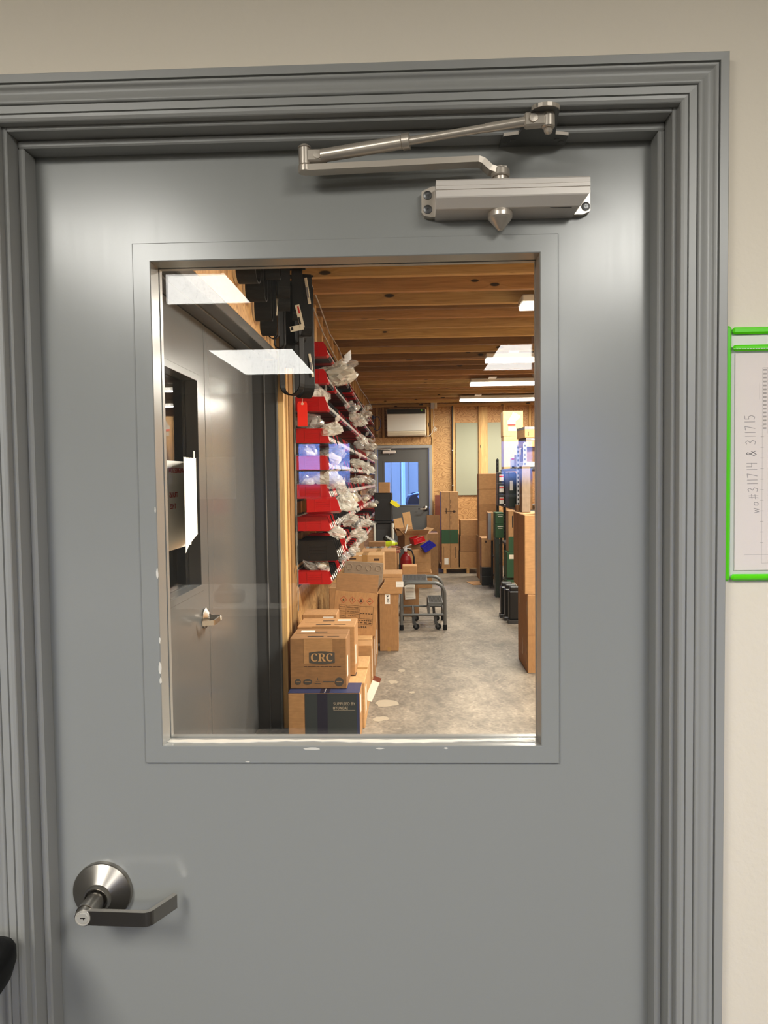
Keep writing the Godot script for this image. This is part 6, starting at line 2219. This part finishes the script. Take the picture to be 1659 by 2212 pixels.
# ------------------------------------------------------------------ what the office holds (the glass mirrors it)
func office_things() -> void:
	# tall stool chair whose arm pad enters the frame
	var o := thing("office_chair", "black padded arm of a tall office chair at the lower left", "chair", V(-0.80, 0.0, 0.42))
	var st := T()
	var pad := []
	var N := 48
	for i in N:
		var t := TAU * i / N
		var cx := cos(t)
		var sx := sin(t)
		pad.append(Vector2(signf(cx) * pow(absf(cx), 0.55) * 0.052, signf(sx) * pow(absf(sx), 0.45) * 0.150))
	# bevelled pad: stacked outlines
	var lay := [[0.84, -0.026, -0.9], [0.95, -0.022, -0.5], [1.0, -0.008, -0.1], [1.0, 0.006, 0.1], [0.97, 0.014, 0.5], [0.90, 0.019, 0.85], [0.82, 0.0205, 1.0]]
	var at := V(0.286, 0.845, -0.172)
	for k in lay.size() - 1:
		for i in N:
			var ids := [[i, k], [(i + 1) % N, k], [(i + 1) % N, k + 1], [i, k + 1]]
			var P := []
			var NN := []
			for e: Array in ids:
				var a: Vector2 = pad[e[0]]
				var L: Array = lay[e[1]]
				P.append(at + V(a.x * L[0], L[1], a.y * L[0]))
				var b0: Vector2 = pad[(e[0] + N - 1) % N]
				var b1: Vector2 = pad[(e[0] + 1) % N]
				var o2 := V(b1.y - b0.y, 0, b0.x - b1.x).normalized()
				NN.append((o2 * sqrt(1.0 - L[2] * L[2]) + V(0, L[2], 0)).normalized())
			for t: Array in [[0, 1, 2], [0, 2, 3]]:
				for j: int in t:
					vtx(st, P[j], NN[j], Vector2.ZERO)
	var topf := []
	var botf := []
	for i in N:
		topf.append(at + V(pad[i].x * 0.82, 0.0205, pad[i].y * 0.82))
		botf.append(at + V(pad[i].x * 0.84, -0.026, pad[i].y * 0.84))
	face(st, topf, V(0, 1, 0))
	face(st, botf, V(0, -1, 0))
	put("arm_pad", st, M["black rubber"], o)
	st = T()
	box(st, V(0.262, 0.72, -0.16), V(0.02, 0.20, 0.05), 0.004)
	box(st, V(0.14, 0.62, -0.16), V(0.26, 0.012, 0.05), 0.003)
	put("arm_post", st, M["black plastic"], o)
	st = T()
	box(st, V(0, 0.66, 0), V(0.48, 0.08, 0.46), 0.03)
	put("seat", st, M["dark cloth"], o)
	st = T()
	box(st, V(-0.26, 0.98, 0), V(0.07, 0.50, 0.42), 0.03)
	put("backrest", st, M["dark cloth"], o)
	st = T()
	cyl(st, V(0, 0.06, 0), V(0, 0.62, 0), 0.028, 0.024, 14)
	for i in 5:
		var t := TAU * i / 5 + 0.3
		box(st, V(0.15 * cos(t), 0.055, 0.15 * sin(t)), V(0.30, 0.03, 0.04), 0.006, Basis(V(0, 1, 0), -t))
		cyl(st, V(0.28 * cos(t), 0.0, 0.28 * sin(t)), V(0.28 * cos(t), 0.045, 0.28 * sin(t)), 0.02, 0.02, 10)
	put("pedestal", st, M["black plastic"], o)
	# counter behind the camera
	o = thing("service_counter", "pale counter top on grey cabinets behind the viewer, seen mirrored in the glass", "counter", V(-1.52, 0.0, 2.48))
	st = T()
	box(st, V(0, 0.92, 0), V(2.12, 0.04, 0.77), 0.006)
	put("top", st, M["counter"], o)
	st = T()
	box(st, V(0, 0.45, 0.05), V(2.06, 0.90, 0.62), 0.004)
	put("body", st, M["cabinet"], o)
	o = thing("tape_dispenser", "grey tape dispenser on the pale counter, seen mirrored in the glass", "tape dispenser", V(-0.76, 0.94, 2.24))
	st = T()
	box(st, V(0, 0.03, 0), V(0.14, 0.06, 0.06), 0.012)
	cyl(st, V(-0.02, 0.055, -0.02), V(-0.02, 0.055, 0.02), 0.035, 0.035, 20)
	put("body", st, M["grey box"], o)
	o = thing("pen_cup", "black cup on the pale counter's end, seen mirrored in the glass", "cup", V(-0.53, 0.94, 2.24))
	st = T()
	lathe(st, Vector3.ZERO, V(0, 1, 0), [Vector2(0, 0), Vector2(0.036, 0), Vector2(0.042, 0.10), Vector2(0.039, 0.10), Vector2(0.034, 0.006), Vector2(0, 0.006)], 24)
	put("cup", st, M["black plastic"], o)
	o = thing("wall_notice", "framed white notice on the rear office wall, seen mirrored in the glass", "notice", V(-2.0, 1.30, 6.49))
	st = T()
	box(st, V(0, 0.25, 0), V(0.60, 0.50, 0.02), 0.003)
	put("board", st, M["dark grey metal"], o)
	st = T()
	box(st, V(0, 0.25, -0.011), V(0.54, 0.44, 0.003))
	put("paper", st, M["paper"], o)
